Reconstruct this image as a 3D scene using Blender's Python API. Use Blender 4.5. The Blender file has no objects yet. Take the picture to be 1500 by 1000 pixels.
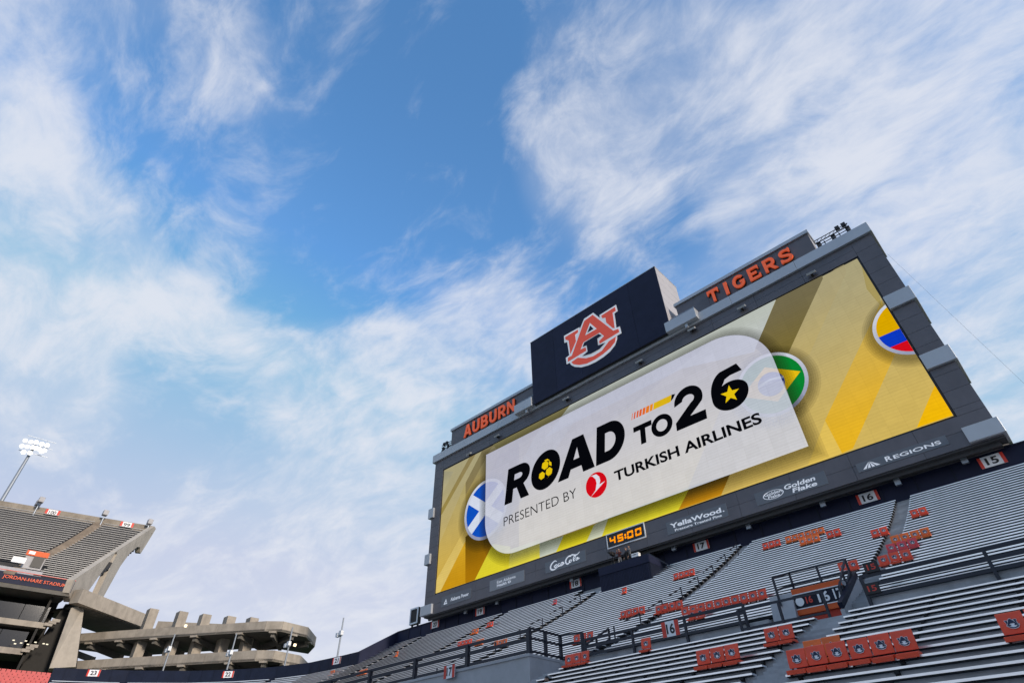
import bpy, bmesh, math, random
from mathutils import Vector, Matrix
random.seed(7)
scene = bpy.context.scene
col = scene.collection
CAMH = 1.7                      # eye height above the pitch
FPX = 824.118                   # focal length in photo pixels (1500 wide)
# rows: world X (along the board), Y (towards the board), Z (up) in camera axes (right, down, forward)
RX = Vector((0.71990672, -0.45634846, -0.52295353))
RY = Vector((0.69389753, 0.4563809, 0.55697639))
RZ = Vector((-0.01550931, -0.76384721, 0.64521075))
# ---------------------------------------------------------------- camera
cam = bpy.data.cameras.new('camera'); camo = bpy.data.objects.new('camera', cam); col.objects.link(camo)
cam.sensor_width = 36; cam.lens = FPX / 1500 * 36; cam.clip_end = 5000; cam.clip_start = 0.1
m = Matrix.Identity(4)
for i, ax in enumerate((RX, RY, RZ)):
    m[i][0] = ax[0]; m[i][1] = -ax[1]; m[i][2] = -ax[2]
m[2][3] = CAMH
camo.matrix_world = m
scene.camera = camo
scene.render.resolution_x = 1024; scene.render.resolution_y = 682
scene.view_settings.view_transform = 'Standard'; scene.view_settings.look = 'None'
scene.view_settings.exposure = 0.75; scene.view_settings.gamma = 1.0; scene.view_settings.use_curve_mapping = False
scene.render.engine = 'CYCLES'
scene.cycles.max_bounces = 6; scene.cycles.transparent_max_bounces = 16

def ray(px, py):
    d = Vector((px - 750, py - 500, FPX))
    return Vector((RX.dot(d), RY.dot(d), RZ.dot(d)))
def atY(px, py, Y):             # point of a pixel on the vertical plane Y
    q = ray(px, py); q = q / q[1] * Y
    return Vector((q[0], q[1], q[2] + CAMH))
def atZ(px, py, z):             # point of a pixel at world height z
    q = ray(px, py); q = q / q[2] * (z - CAMH)
    return Vector((q[0], q[1], q[2] + CAMH))
def atD(px, py, D):             # point of a pixel at horizontal distance D
    q = ray(px, py); q = q / math.hypot(q[0], q[1]) * D
    return Vector((q[0], q[1], q[2] + CAMH))
def tt(px, py):
    q = ray(px, py); return q[2] / q[1], q[0] / q[1]

# ---------------------------------------------------------------- sky and sun
CLOUD_W, CLOUD_LO, CLOUD_HI = 0.24, 1.33, 2.02
SUN_AZ, SUN_EL = math.radians(93), math.radians(17)      # azimuth from +Y towards +X
sund = Vector((math.sin(SUN_AZ) * math.cos(SUN_EL), math.cos(SUN_AZ) * math.cos(SUN_EL), math.sin(SUN_EL)))
w = bpy.data.worlds.new('World'); scene.world = w; w.use_nodes = True
N = w.node_tree.nodes; L = w.node_tree.links; N.clear()
def wn(t, **kw):
    n = N.new(t)
    for k, v in kw.items(): setattr(n, k, v)
    return n
def wm(op, a, b=None, c=None):
    n = N.new('ShaderNodeMath'); n.operation = op
    for i, v in enumerate((a, b, c)):
        if v is None: continue
        if isinstance(v, (int, float)): n.inputs[i].default_value = v
        else: L.new(v, n.inputs[i])
    return n.outputs[0]
def wsmooth(v, lo, hi, a=0.0, b=1.0):
    n = N.new('ShaderNodeMapRange'); n.interpolation_type = 'SMOOTHSTEP'
    L.new(v, n.inputs[0])
    for i, x in enumerate((lo, hi, a, b)): n.inputs[i + 1].default_value = x
    return n.outputs[0]
out = wn('ShaderNodeOutputWorld'); bg = wn('ShaderNodeBackground'); bg.inputs[1].default_value = 0.15
L.new(bg.outputs[0], out.inputs[0])
sky = wn('ShaderNodeTexSky', sky_type='NISHITA'); sky.sun_disc = False
sky.sun_elevation = SUN_EL; sky.sun_rotation = SUN_AZ; sky.air_density = 1.0; sky.dust_density = 0.6; sky.ozone_density = 1.6
tc = wn('ShaderNodeTexCoord'); dirv = tc.outputs['Generated']
sep = wn('ShaderNodeSeparateXYZ'); L.new(dirv, sep.inputs[0])
den = wm('ADD', wm('MAXIMUM', sep.outputs[2], 0.0), 0.22)
cx = wm('DIVIDE', sep.outputs[0], den); cy = wm('DIVIDE', sep.outputs[1], den)
comb = wn('ShaderNodeCombineXYZ'); L.new(cx, comb.inputs[0]); L.new(cy, comb.inputs[1])
mp = wn('ShaderNodeMapping'); mp.inputs['Rotation'].default_value = (0, 0, math.radians(-20)); mp.inputs['Scale'].default_value = (1.0, 1.6, 1)
L.new(comb.outputs[0], mp.inputs[0])
def noise(vec, scale, detail, rough, dist=0.0, lac=2.0):
    n = wn('ShaderNodeTexNoise'); n.inputs['Scale'].default_value = scale; n.inputs['Detail'].default_value = detail
    n.inputs['Roughness'].default_value = rough; n.inputs['Distortion'].default_value = dist; n.inputs['Lacunarity'].default_value = lac
    L.new(vec, n.inputs['Vector']); return n
wz = noise(mp.outputs[0], 1.3, 3, 0.5)
wsub = wn('ShaderNodeVectorMath', operation='SUBTRACT'); L.new(wz.outputs['Color'], wsub.inputs[0]); wsub.inputs[1].default_value = (0.5, 0.5, 0.5)
wsc = wn('ShaderNodeVectorMath', operation='SCALE'); L.new(wsub.outputs[0], wsc.inputs[0]); wsc.inputs['Scale'].default_value = 0.5
wad = wn('ShaderNodeVectorMath', operation='ADD'); L.new(mp.outputs[0], wad.inputs[0]); L.new(wsc.outputs[0], wad.inputs[1])
nA = noise(wad.outputs[0], 3.1, 10, 0.60).outputs['Fac']
nB = noise(wad.outputs[0], 9.5, 8, 0.64, 0.3).outputs['Fac']
nC = noise(mp.outputs[0], 0.9, 4, 0.5).outputs['Fac']
# large cloud banks and clear gaps where the photograph has them (directions, so they stay put in the sky)
blobs = [ # px, py, angular radius deg, weight
 (30, 220, 12, 0.75), (10, 370, 11, 0.85), (120, 270, 6, 0.35), (180, 420, 5, 0.4), (90, 420, 6, 0.4), (300, 470, 5, 0.45), (40, 520, 5, 0.5), (120, 560, 5, 0.55), (400, 500, 6, 0.6), (500, 545, 7, 0.8),
 (620, 560, 8, 0.95), (720, 540, 7, 0.85), (640, 640, 9, 0.7), (260, 60, 6, 0.35), (60, 60, 9, 0.15), (380, 140, 5, 0.5), (430, 200, 4, 0.6), (465, 310, 4, 0.7),
 (780, 130, 5, 0.3), (770, 230, 5, 0.35), (880, 250, 6, 0.75), (910, 320, 4, 0.5), (930, 60, 9, 0.3), (1080, 130, 10, 0.65), (1330, 230, 12, 1.0), (1460, 90, 11, 0.9), (1180, 200, 8, 0.6), (1420, 330, 8, 0.7), (1060, 390, 5, 0.5),
 (1440, 480, 9, 0.75), (720, 440, 5, 0.55), (700, 390, 4, 0.4), (60, 620, 4, 0.3), (380, 700, 6, 0.4), (500, 690, 5, 0.45), (560, 800, 9, 0.5), (330, 860, 9, 0.5), (1000, 230, 5, 0.3),
 (300, 240, 8, -0.8), (420, 380, 7, -0.8), (180, 140, 6, -0.6), (230, 300, 5, -0.4), (150, 200, 4, -0.3), (330, 330, 6, -0.5), (230, 500, 4, -0.5), (560, 260, 10, -1.0), (620, 90, 8, -0.85), (480, 60, 5, -0.4), (530, 400, 7, -0.55), (180, 490, 3, -0.4), (60, 460, 3, -0.4), (300, 580, 6, -0.3), (980, 330, 4, -0.4), (660, 330, 6, -0.6), (430, 380, 5, -0.5), (1230, 350, 5, -0.35), (240, 640, 7, -0.2)]
acc = None
for (px, py, rad, wt) in blobs:
    d = ray(px, py).normalized()
    dp = wn('ShaderNodeVectorMath', operation='DOT_PRODUCT'); L.new(dirv, dp.inputs[0]); dp.inputs[1].default_value = d
    v = wsmooth(dp.outputs['Value'], math.cos(math.radians(rad * 1.5)), 1.0, 0.0, wt)
    acc = v if acc is None else wm('ADD', acc, v)
acc = wm('MAXIMUM', acc, -0.20)
acc = wm('MINIMUM', acc, 1.0)
fbm = wm('ADD', wm('ADD', wm('MULTIPLY', nA, 1.7), wm('MULTIPLY', nB, 0.85)), wm('MULTIPLY', nC, 0.3))     # mean about 1.4
f = wm('ADD', fbm, wm('MULTIPLY', acc, CLOUD_W))
mask = wsmooth(f, CLOUD_LO, CLOUD_HI, 0.0, 1.0)
# thin veil everywhere, thicker where the banks are
veil = wsmooth(wm('ADD', wm('MULTIPLY', nC, 0.8), wm('MULTIPLY', acc, 0.35)), 0.3, 0.95, 0.0, 0.30)
mask = wm('SUBTRACT', 1.0, wm('MULTIPLY', wm('SUBTRACT', 1.0, wm('MULTIPLY', mask, 0.85)), wm('SUBTRACT', 1.0, veil)))
# pale air towards the horizon
hz = wsmooth(sep.outputs[2], -0.15, 0.72, 0.97, 0.0)
mask2 = wm('SUBTRACT', 1.0, wm('MULTIPLY', wm('SUBTRACT', 1.0, mask), wm('SUBTRACT', 1.0, hz)))
tint = wn('ShaderNodeMix', data_type='RGBA', blend_type='MULTIPLY'); tint.inputs[0].default_value = 1.0
L.new(sky.outputs[0], tint.inputs[6]); tint.inputs[7].default_value = (0.70, 1.10, 1.36, 1)
mix = wn('ShaderNodeMix', data_type='RGBA'); L.new(mask2, mix.inputs[0])
soft = wn('ShaderNodeMix', data_type='RGBA', blend_type='DARKEN'); soft.inputs[0].default_value = 1.0; L.new(tint.outputs[2], soft.inputs[6]); soft.inputs[7].default_value = (1.5, 1.86, 2.9, 1)
L.new(soft.outputs[2], mix.inputs[6])
mix.inputs[7].default_value = (3.1, 3.2, 3.5, 1)
L.new(mix.outputs[2], bg.inputs[0])
sl = bpy.data.lights.new('sun', 'SUN'); sl.energy = 2.0; sl.angle = math.radians(8); sl.color = (1.0, 0.88, 0.74)
so = bpy.data.objects.new('sun', sl); col.objects.link(so); so.rotation_euler = sund.to_track_quat('Z', 'Y').to_euler()

# ---------------------------------------------------------------- materials
def srgb(r, g, b):
    def c(v):
        v /= 255
        return v / 12.92 if v <= 0.04045 else ((v + 0.055) / 1.055) ** 2.4
    return (c(r), c(g), c(b), 1)
MATS = {}
def mat(name, base, rough=0.6, metal=0.0, var=0.12, scale=3.0, stain=0.0, streak=False, bump=0.0, spec=0.5, glow=0.0):
    if name in MATS: return MATS[name]
    M = bpy.data.materials.new(name); M.use_nodes = True
    nt = M.node_tree; b = nt.nodes['Principled BSDF']
    b.inputs['Roughness'].default_value = rough; b.inputs['Metallic'].default_value = metal
    b.inputs['Specular IOR Level'].default_value = spec
    if glow: b.inputs['Emission Color'].default_value = (*base[:3], 1); b.inputs['Emission Strength'].default_value = glow
    tcn = nt.nodes.new('ShaderNodeTexCoord'); n = nt.nodes.new('ShaderNodeTexNoise')
    n.inputs['Scale'].default_value = scale; n.inputs['Detail'].default_value = 6; n.inputs['Roughness'].default_value = 0.65
    if streak:
        mpn = nt.nodes.new('ShaderNodeMapping'); mpn.inputs['Scale'].default_value = (1.0, 1.0, 0.12)
        nt.links.new(tcn.outputs['Object'], mpn.inputs[0]); nt.links.new(mpn.outputs[0], n.inputs['Vector'])
    else:
        nt.links.new(tcn.outputs['Object'], n.inputs['Vector'])
    mr = nt.nodes.new('ShaderNodeMapRange'); nt.links.new(n.outputs['Fac'], mr.inputs[0])
    mr.inputs[1].default_value = 0.3; mr.inputs[2].default_value = 0.72; mr.inputs[3].default_value = 1 - var; mr.inputs[4].default_value = 1 + var * 0.6
    last = mr.outputs[0]
    if stain:
        n2 = nt.nodes.new('ShaderNodeTexNoise'); n2.inputs['Scale'].default_value = 0.45; n2.inputs['Detail'].default_value = 7; n2.inputs['Roughness'].default_value = 0.7
        nt.links.new(tcn.outputs['Object'], n2.inputs['Vector'])
        m2 = nt.nodes.new('ShaderNodeMapRange'); nt.links.new(n2.outputs['Fac'], m2.inputs[0])
        m2.inputs[1].default_value = 0.42; m2.inputs[2].default_value = 0.68; m2.inputs[3].default_value = 1.0; m2.inputs[4].default_value = 1 - stain
        mu = nt.nodes.new('ShaderNodeMath'); mu.operation = 'MULTIPLY'; nt.links.new(last, mu.inputs[0]); nt.links.new(m2.outputs[0], mu.inputs[1]); last = mu.outputs[0]
    oi = nt.nodes.new('ShaderNodeObjectInfo')
    mo = nt.nodes.new('ShaderNodeMapRange'); nt.links.new(oi.outputs['Random'], mo.inputs[0]); mo.inputs[3].default_value = 1 - var * 0.5; mo.inputs[4].default_value = 1 + var * 0.35
    mu2 = nt.nodes.new('ShaderNodeMath'); mu2.operation = 'MULTIPLY'; nt.links.new(last, mu2.inputs[0]); nt.links.new(mo.outputs[0], mu2.inputs[1])
    mx = nt.nodes.new('ShaderNodeMix'); mx.data_type = 'RGBA'; mx.blend_type = 'MULTIPLY'; mx.inputs[0].default_value = 1.0
    mx.inputs[6].default_value = (*base[:3], 1); nt.links.new(mu2.outputs[0], mx.inputs[7])
    nt.links.new(mx.outputs[2], b.inputs['Base Color'])
    if bump:
        bp = nt.nodes.new('ShaderNodeBump'); bp.inputs['Strength'].default_value = bump; bp.inputs['Distance'].default_value = 0.02
        n3 = nt.nodes.new('ShaderNodeTexNoise'); n3.inputs['Scale'].default_value = scale * 6; n3.inputs['Detail'].default_value = 4
        nt.links.new(tcn.outputs['Object'], n3.inputs['Vector']); nt.links.new(n3.outputs['Fac'], bp.inputs['Height']); nt.links.new(bp.outputs[0], b.inputs['Normal'])
    MATS[name] = M; return M
def led(name, c, strength=1.0, alpha=1.0, c2=None, axis=None, lo=0, hi=1):
    """light-giving screen picture element; c2 with axis: a gradient of the shown picture"""
    if name in MATS: return MATS[name]
    M = bpy.data.materials.new(name); M.use_nodes = True; nt = M.node_tree; nt.nodes.clear()
    o = nt.nodes.new('ShaderNodeOutputMaterial'); e = nt.nodes.new('ShaderNodeEmission'); e.inputs[1].default_value = strength * 0.62
    tcn = nt.nodes.new('ShaderNodeTexCoord')
    n = nt.nodes.new('ShaderNodeTexNoise'); n.inputs['Scale'].default_value = 1.7; n.inputs['Detail'].default_value = 9; n.inputs['Roughness'].default_value = 0.75
    nt.links.new(tcn.outputs['Object'], n.inputs['Vector'])
    mr = nt.nodes.new('ShaderNodeMapRange'); nt.links.new(n.outputs['Fac'], mr.inputs[0]); mr.inputs[1].default_value = 0.3; mr.inputs[2].default_value = 0.7; mr.inputs[3].default_value = 0.94; mr.inputs[4].default_value = 1.03
    # pixel-module rows
    wv = nt.nodes.new('ShaderNodeTexWave'); wv.wave_type = 'BANDS'; wv.bands_direction = 'Z'; wv.inputs['Scale'].default_value = 1.1; wv.inputs['Distortion'].default_value = 1.5; wv.inputs['Detail'].default_value = 3
    nt.links.new(tcn.outputs['Object'], wv.inputs['Vector'])
    mw = nt.nodes.new('ShaderNodeMapRange'); nt.links.new(wv.outputs['Fac'], mw.inputs[0]); mw.inputs[3].default_value = 0.965; mw.inputs[4].default_value = 1.02
    mu = nt.nodes.new('ShaderNodeMath'); mu.operation = 'MULTIPLY'; nt.links.new(mr.outputs[0], mu.inputs[0]); nt.links.new(mw.outputs[0], mu.inputs[1])
    sx = nt.nodes.new('ShaderNodeSeparateXYZ'); nt.links.new(tcn.outputs['Object'], sx.inputs[0])
    def mth(op, a, b):
        q = nt.nodes.new('ShaderNodeMath'); q.operation = op
        for i, v in enumerate((a, b)):
            if isinstance(v, (int, float)): q.inputs[i].default_value = v
            elif v is not None: nt.links.new(v, q.inputs[i])
        return q.outputs[0]
    lines = [mth('LESS_THAN', mth('FRACT', mth('MULTIPLY', sx.outputs[k], 0.82), 0), 0.05) for k in (0, 2)]     # cabinet joints
    seam = mth('SUBTRACT', 1.0, mth('MULTIPLY', mth('MAXIMUM', lines[0], lines[1]), 0.045))
    wn_ = nt.nodes.new('ShaderNodeTexWhiteNoise'); wn_.noise_dimensions = '3D'
    sn = nt.nodes.new('ShaderNodeVectorMath'); sn.operation = 'SNAP'; nt.links.new(tcn.outputs['Object'], sn.inputs[0]); sn.inputs[1].default_value = (1.2195, 50, 1.2195); nt.links.new(sn.outputs[0], wn_.inputs['Vector'])
    cab = mth('ADD', mth('MULTIPLY', wn_.outputs['Value'], 0.05), 0.975)
    mu3 = mth('MULTIPLY', mth('MULTIPLY', mu.outputs[0], seam), cab)
    mx = nt.nodes.new('ShaderNodeMix'); mx.data_type = 'RGBA'; mx.blend_type = 'MULTIPLY'; mx.inputs[0].default_value = 1
    nt.links.new(mu3, mx.inputs[7])
    if c2 is not None:
        sp = nt.nodes.new('ShaderNodeSeparateXYZ'); nt.links.new(tcn.outputs['Object'], sp.inputs[0])
        g = nt.nodes.new('ShaderNodeMapRange'); g.interpolation_type = 'SMOOTHSTEP'; nt.links.new(sp.outputs[axis], g.inputs[0]); g.inputs[1].default_value = lo; g.inputs[2].default_value = hi
        gm = nt.nodes.new('ShaderNodeMix'); gm.data_type = 'RGBA'; nt.links.new(g.outputs[0], gm.inputs[0]); gm.inputs[6].default_value = c; gm.inputs[7].default_value = c2
        nt.links.new(gm.outputs[2], mx.inputs[6])
    else: mx.inputs[6].default_value = c
    nt.links.new(mx.outputs[2], e.inputs[0])
    if alpha < 1:
        tr = nt.nodes.new('ShaderNodeBsdfTransparent'); ms = nt.nodes.new('ShaderNodeMixShader'); ms.inputs[0].default_value = alpha
        nt.links.new(tr.outputs[0], ms.inputs[1]); nt.links.new(e.outputs[0], ms.inputs[2]); nt.links.new(ms.outputs[0], o.inputs[0])
    else: nt.links.new(e.outputs[0], o.inputs[0])
    MATS[name] = M; return M

CONC = mat('stand_concrete', (0.42, 0.425, 0.44), 0.9, var=0.22, scale=1.5, stain=0.35, bump=0.3)
CONCW = mat('warm_concrete', (0.41, 0.36, 0.30), 0.9, var=0.18, scale=1.2, stain=0.3, streak=True, bump=0.3)
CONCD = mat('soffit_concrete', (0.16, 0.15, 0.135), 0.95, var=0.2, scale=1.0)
CONCL = mat('pale_concrete', (0.46, 0.45, 0.46), 0.85, var=0.12, scale=1.0, stain=0.15)
ALU = mat('bench_aluminium', (0.96, 0.965, 0.98), 0.32, 0.9, var=0.10, scale=1.2, stain=0.1)
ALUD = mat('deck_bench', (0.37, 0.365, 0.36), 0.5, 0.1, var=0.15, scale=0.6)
BRK = mat('bench_bracket', (0.008, 0.008, 0.010), 0.8, 0.0, var=0.1)  # brackets, and the black strip painting shade under each plank
NAVY = mat('navy_paint', (0.010, 0.015, 0.036), 0.55, 0.0, var=0.25, scale=1.1, stain=0.2, spec=0.25)
NAVYP = mat('navy_panel', (0.016, 0.020, 0.048), 0.6, 0.0, var=0.2, scale=0.8, spec=0.2)
RAIL = mat('rail_paint', (0.010, 0.014, 0.028), 0.5, 0.0, var=0.15)
CLAD = mat('grey_cladding', (0.128, 0.118, 0.130), 0.45, 0.1, var=0.10, scale=0.5, stain=0.14, streak=True)
CLADS = mat('cladding_joint', (0.012, 0.012, 0.014), 0.8)
CAP = mat('light_metal_cap', (0.47, 0.49, 0.52), 0.42, 0.25, var=0.07, scale=0.4)
WHITEP = mat('white_side_panel', (0.40, 0.385, 0.40), 0.6, 0.0, var=0.05, scale=0.5)
DARK = mat('dark_steel', (0.012, 0.012, 0.014), 0.6)
STEEL = mat('galvanised_steel', (0.30, 0.33, 0.37), 0.45, 0.6, var=0.12)
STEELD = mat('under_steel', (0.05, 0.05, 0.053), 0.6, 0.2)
ORANGE = mat('orange_letter', (0.92, 0.13, 0.035, 1), 0.5, var=0.06, glow=0.13)   # slight emission added to brighten the letters, in place of front light
EMBOR = mat('emblem_orange', (0.84, 0.09, 0.04, 1), 0.5, var=0.05, glow=0.12)  # emission added to lift the emblem where front light falls short
EMBW = mat('emblem_white', (0.85, 0.85, 0.86), 0.5, var=0.05, glow=0.12)  # same added emission for the emblem's white outline
WHITE = mat('white_print', (0.86, 0.86, 0.87), 0.5, var=0.05)
GREYW = mat('pale_grey_print', (0.74, 0.76, 0.79), 0.5, var=0.05)
BLACKP = mat('black_print', (0.008, 0.008, 0.01), 0.5)
REDP = mat('red_print', srgb(214, 60, 44), 0.5, var=0.05)
SPON = mat('sponsor_panel', (0.135, 0.145, 0.165), 0.35, var=0.06)
SPONL = mat('sponsor_panel_light', (0.24, 0.25, 0.27), 0.35, var=0.06)
SPW = mat('sponsor_print_added_glow', (0.86, 0.87, 0.9), 0.5, var=0.05, glow=0.14)  # emission added so the print comes out brighter than skylight makes it
SEATR = mat('seat_red_vinyl', (0.90, 0.085, 0.03, 1), 0.5, var=0.16, scale=6)
SEATO = mat('seat_orange_vinyl', (0.90, 0.17, 0.02, 1), 0.5, var=0.16, scale=6)
SEATP = mat('seat_faded_vinyl', srgb(222, 72, 78), 0.5, var=0.12, scale=6)
GLASS = mat('dark_glass', (0.012, 0.014, 0.02), 0.08, 0.0, var=0.3, scale=0.3, spec=0.6)
TRIMO = mat('portal_orange', srgb(222, 92, 28), 0.6, var=0.15, scale=2)
TRIMR = mat('portal_red', srgb(196, 52, 26), 0.6, var=0.15, scale=2)
GRASS = mat('turf', (0.035, 0.075, 0.02), 0.95, var=0.3, scale=0.6, bump=0.5)

# ---------------------------------------------------------------- mesh helpers
class MB:
    def __init__(s): s.v = []; s.f = []
    def box(s, x0, x1, y0, y1, z0, z1):
        b = len(s.v)
        s.v += [(x0, y0, z0), (x1, y0, z0), (x1, y1, z0), (x0, y1, z0), (x0, y0, z1), (x1, y0, z1), (x1, y1, z1), (x0, y1, z1)]
        s.f += [(b, b + 3, b + 2, b + 1), (b + 4, b + 5, b + 6, b + 7), (b, b + 1, b + 5, b + 4), (b + 1, b + 2, b + 6, b + 5), (b + 2, b + 3, b + 7, b + 6), (b + 3, b, b + 4, b + 7)]
        return s
    def obox(s, c, ux, uy, uz, hx, hy, hz):      # oriented box
        b = len(s.v)
        for k in (-1, 1):
            for (i, j) in ((-1, -1), (1, -1), (1, 1), (-1, 1)):
                s.v.append(tuple(Vector(c) + ux * (i * hx) + uy * (j * hy) + uz * (k * hz)))
        s.f += [(b, b + 3, b + 2, b + 1), (b + 4, b + 5, b + 6, b + 7), (b, b + 1, b + 5, b + 4), (b + 1, b + 2, b + 6, b + 5), (b + 2, b + 3, b + 7, b + 6), (b + 3, b, b + 4, b + 7)]
        return s
    def bar(s, p, q, wd, ht=None, up=Vector((0, 0, 1))):
        p = Vector(p); q = Vector(q); d = (q - p); l = d.length; d.normalize()
        sx = d.cross(up)
        if sx.length < 1e-4: sx = d.cross(Vector((1, 0, 0)))
        sx.normalize(); uy = sx.cross(d)
        return s.obox((p + q) / 2, d, sx, uy, l / 2, wd / 2, (ht or wd) / 2)
    def tube(s, p, q, r0, r1=None, n=10):
        p = Vector(p); q = Vector(q); d = (q - p).normalized(); r1 = r0 if r1 is None else r1
        a = d.orthogonal().normalized(); c = d.cross(a); b = len(s.v)
        for (o, r) in ((p, r0), (q, r1)):
            for i in range(n):
                t = 2 * math.pi * i / n; s.v.append(tuple(o + a * (r * math.cos(t)) + c * (r * math.sin(t))))
        for i in range(n): s.f.append((b + i, b + (i + 1) % n, b + n + (i + 1) % n, b + n + i))
        s.f.append(tuple(b + i for i in range(n))[::-1]); s.f.append(tuple(b + n + i for i in range(n)))
        return s
    def loft(s, A, B, cap=True):                 # two matching rings
        b = len(s.v); n = len(A); s.v += [tuple(p) for p in A] + [tuple(p) for p in B]
        for i in range(n): s.f.append((b + i, b + (i + 1) % n, b + n + (i + 1) % n, b + n + i))
        if cap: s.f.append(tuple(b + i for i in range(n))[::-1]); s.f.append(tuple(b + n + i for i in range(n)))
        return s
    def mesh(s, name):
        me = bpy.data.meshes.new(name); me.from_pydata(s.v, [], s.f)
        bm = bmesh.new(); bm.from_mesh(me); bmesh.ops.recalc_face_normals(bm, faces=bm.faces[:]); bm.to_mesh(me); bm.free()
        return me
    def obj(s, name, material, parent=None, smooth=False):
        return link(name, s.mesh(name), material, parent, smooth)
def link(name, me, material, parent=None, smooth=False, loc=None):
    o = bpy.data.objects.new(name, me); col.objects.link(o)
    if material and not me.materials: me.materials.append(material)
    if smooth:
        for p in me.polygons: p.use_smooth = True
    if parent: o.parent = parent
    if loc is not None: o.location = loc
    return o
def bevel(o, wd=0.01, seg=1):
    mo = o.modifiers.new('bevel', 'BEVEL'); mo.width = wd; mo.segments = seg; mo.limit_method = 'ANGLE'
    return o
def thing(name, label, cat, group=None, loc=(0, 0, 0)):
    o = bpy.data.objects.new(name, None); col.objects.link(o); o.location = loc; o.empty_display_size = 0.3
    return tag(o, label, cat, group)
def tag(o, label, cat, group=None):
    o['label'] = label; o['category'] = cat
    if group: o['group'] = group
    return o
def structure(o): o['kind'] = 'structure'; return o
NWD = {'15': 'fifteen', '16': 'sixteen', '17': 'seventeen', '18': 'eighteen', '19': 'nineteen', '20': 'twenty', '21': 'twenty-one', '22': 'twenty-two', '23': 'twenty-three', '99': 'ninety-nine', '100': 'one hundred'}
ORD = ['first', 'second', 'third', 'fourth', 'fifth', 'sixth', 'seventh', 'eighth', 'ninth', 'tenth', 'eleventh', 'twelfth']
NUMW = ['zero', 'one', 'two', 'three', 'four', 'five', 'six', 'seven', 'eight', 'nine', 'ten', 'eleven', 'twelve']

def curve_mesh(name, polys, extrude=0.0):
    cu = bpy.data.curves.new(name, 'CURVE'); cu.dimensions = '2D'; cu.fill_mode = 'BOTH'; cu.extrude = extrude
    for P in polys:
        sp = cu.splines.new('POLY'); sp.points.add(len(P) - 1); sp.use_cyclic_u = True
        for i, p in enumerate(P): sp.points[i].co = (p[0], p[1], 0, 1)
    o = bpy.data.objects.new(name, cu); me = bpy.data.meshes.new_from_object(o)
    bpy.data.objects.remove(o); bpy.data.curves.remove(cu); return me
def text_mesh(name, s, offset=0.0, shear=0.0, extrude=0.0, spacing=1.0):
    cu = bpy.data.curves.new(name, 'FONT'); cu.body = s; cu.offset = offset; cu.shear = shear; cu.extrude = extrude; cu.space_character = spacing; cu.resolution_u = 5
    o = bpy.data.objects.new(name, cu); me = bpy.data.meshes.new_from_object(o)
    bpy.data.objects.remove(o); bpy.data.curves.remove(cu); return me
def stand_up(me, Y):            # 2D outline (x, y) -> vertical plane facing the pitch
    for v in me.vertices: v.co = (v.co.x, Y - v.co.z, v.co.y)
    return me
def fit(me, x0, x1, y0, y1):
    xs = [v.co.x for v in me.vertices]; ys = [v.co.y for v in me.vertices]
    a, b, c, d = min(xs), max(xs), min(ys), max(ys)
    for v in me.vertices: v.co.x = x0 + (v.co.x - a) / (b - a) * (x1 - x0); v.co.y = y0 + (v.co.y - c) / (d - c) * (y1 - y0)
    return me
def flat(name, polys_px, Y, material, parent, depth=0.0, refY=None):
    """outline given in photo pixels, laid on the vertical plane Y"""
    if not isinstance(polys_px[0][0], (tuple, list)): polys_px = [polys_px]
    P = [[(lambda q: (q[0], q[2]))(atY(p[0], p[1], refY or Y)) for p in poly] for poly in polys_px]
    return link(name, stand_up(curve_mesh(name, P, depth), Y), material, parent)
def flatw(name, polys, Y, material, parent, depth=0.0):
    if not isinstance(polys[0][0], (tuple, list)): polys = [polys]
    return link(name, stand_up(curve_mesh(name, polys, depth), Y), material, parent)
def words(name, s, x0, x1, z0, z1, Y, material, parent, offset=0.0, shear=0.0, depth=0.0, spacing=1.0):
    me = fit(text_mesh(name, s, offset, shear, depth / max(0.01, (z1 - z0)) if False else 0.0, spacing), x0, x1, z0, z1)
    if depth:
        bm = bmesh.new(); bm.from_mesh(me); r = bmesh.ops.extrude_face_region(bm, geom=bm.faces[:])
        bmesh.ops.translate(bm, vec=(0, 0, depth), verts=[g for g in r['geom'] if isinstance(g, bmesh.types.BMVert)])
        bmesh.ops.recalc_face_normals(bm, faces=bm.faces[:]); bm.to_mesh(me); bm.free()
    return link(name, stand_up(me, Y), material, parent)
def ell(cx, cz, rx, rz=None, n=48, a0=0, a1=360):
    rz = rz or rx
    return [(cx + rx * math.cos(math.radians(a0 + (a1 - a0) * i / n)), cz + rz * math.sin(math.radians(a0 + (a1 - a0) * i / n))) for i in range(n)]

# ================================================================ SETTING
g = MB(); g.v = [(-1500, -1500, 0), (1500, -1500, 0), (1500, 1500, 0), (-1500, 1500, 0)]; g.f = [(0, 1, 2, 3)]
structure(g.obj('ground', GRASS))

# ---------------------------------------------------------------- end stand: row geometry
UD = 0.68; UN = 35
def urow(n):                    # upper tier: bench front line, n = 0 at the back wall
    Y = 48.55 - UD * n
    z = 17.60 - (0.395 * n - 0.0037 * n * (n - 1) / 2)
    return Y, z + CAMH
LD = 0.76; LN = 15
def lrow(n):
    Y = 21.8 - LD * n
    z = 4.97 - (0.305 * n - 0.0045 * n * (n - 1) / 2)
    return Y, z + CAMH
BH = 0.42                       # bench height above the tread in front of it
def utread(n): Y, z = urow(n); return Y, z - 0.10      # tread behind the bench, just under the seat plank
A_ = [(-6.75, -5.75), (-19.1, -18.1), (-33.5, -32.5), (-48.0, -47.0), (-62.4, -61.4)]     # aisles
WALLX0 = -68.0
secs = [(-5.75, 14.0, '15'), (-18.1, -6.75, '16'), (-32.5, -19.1, '17'), (-47.0, -33.5, '18'), (-61.4, -48.0, '19'), (WALLX0, -62.4, '20')]
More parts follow.
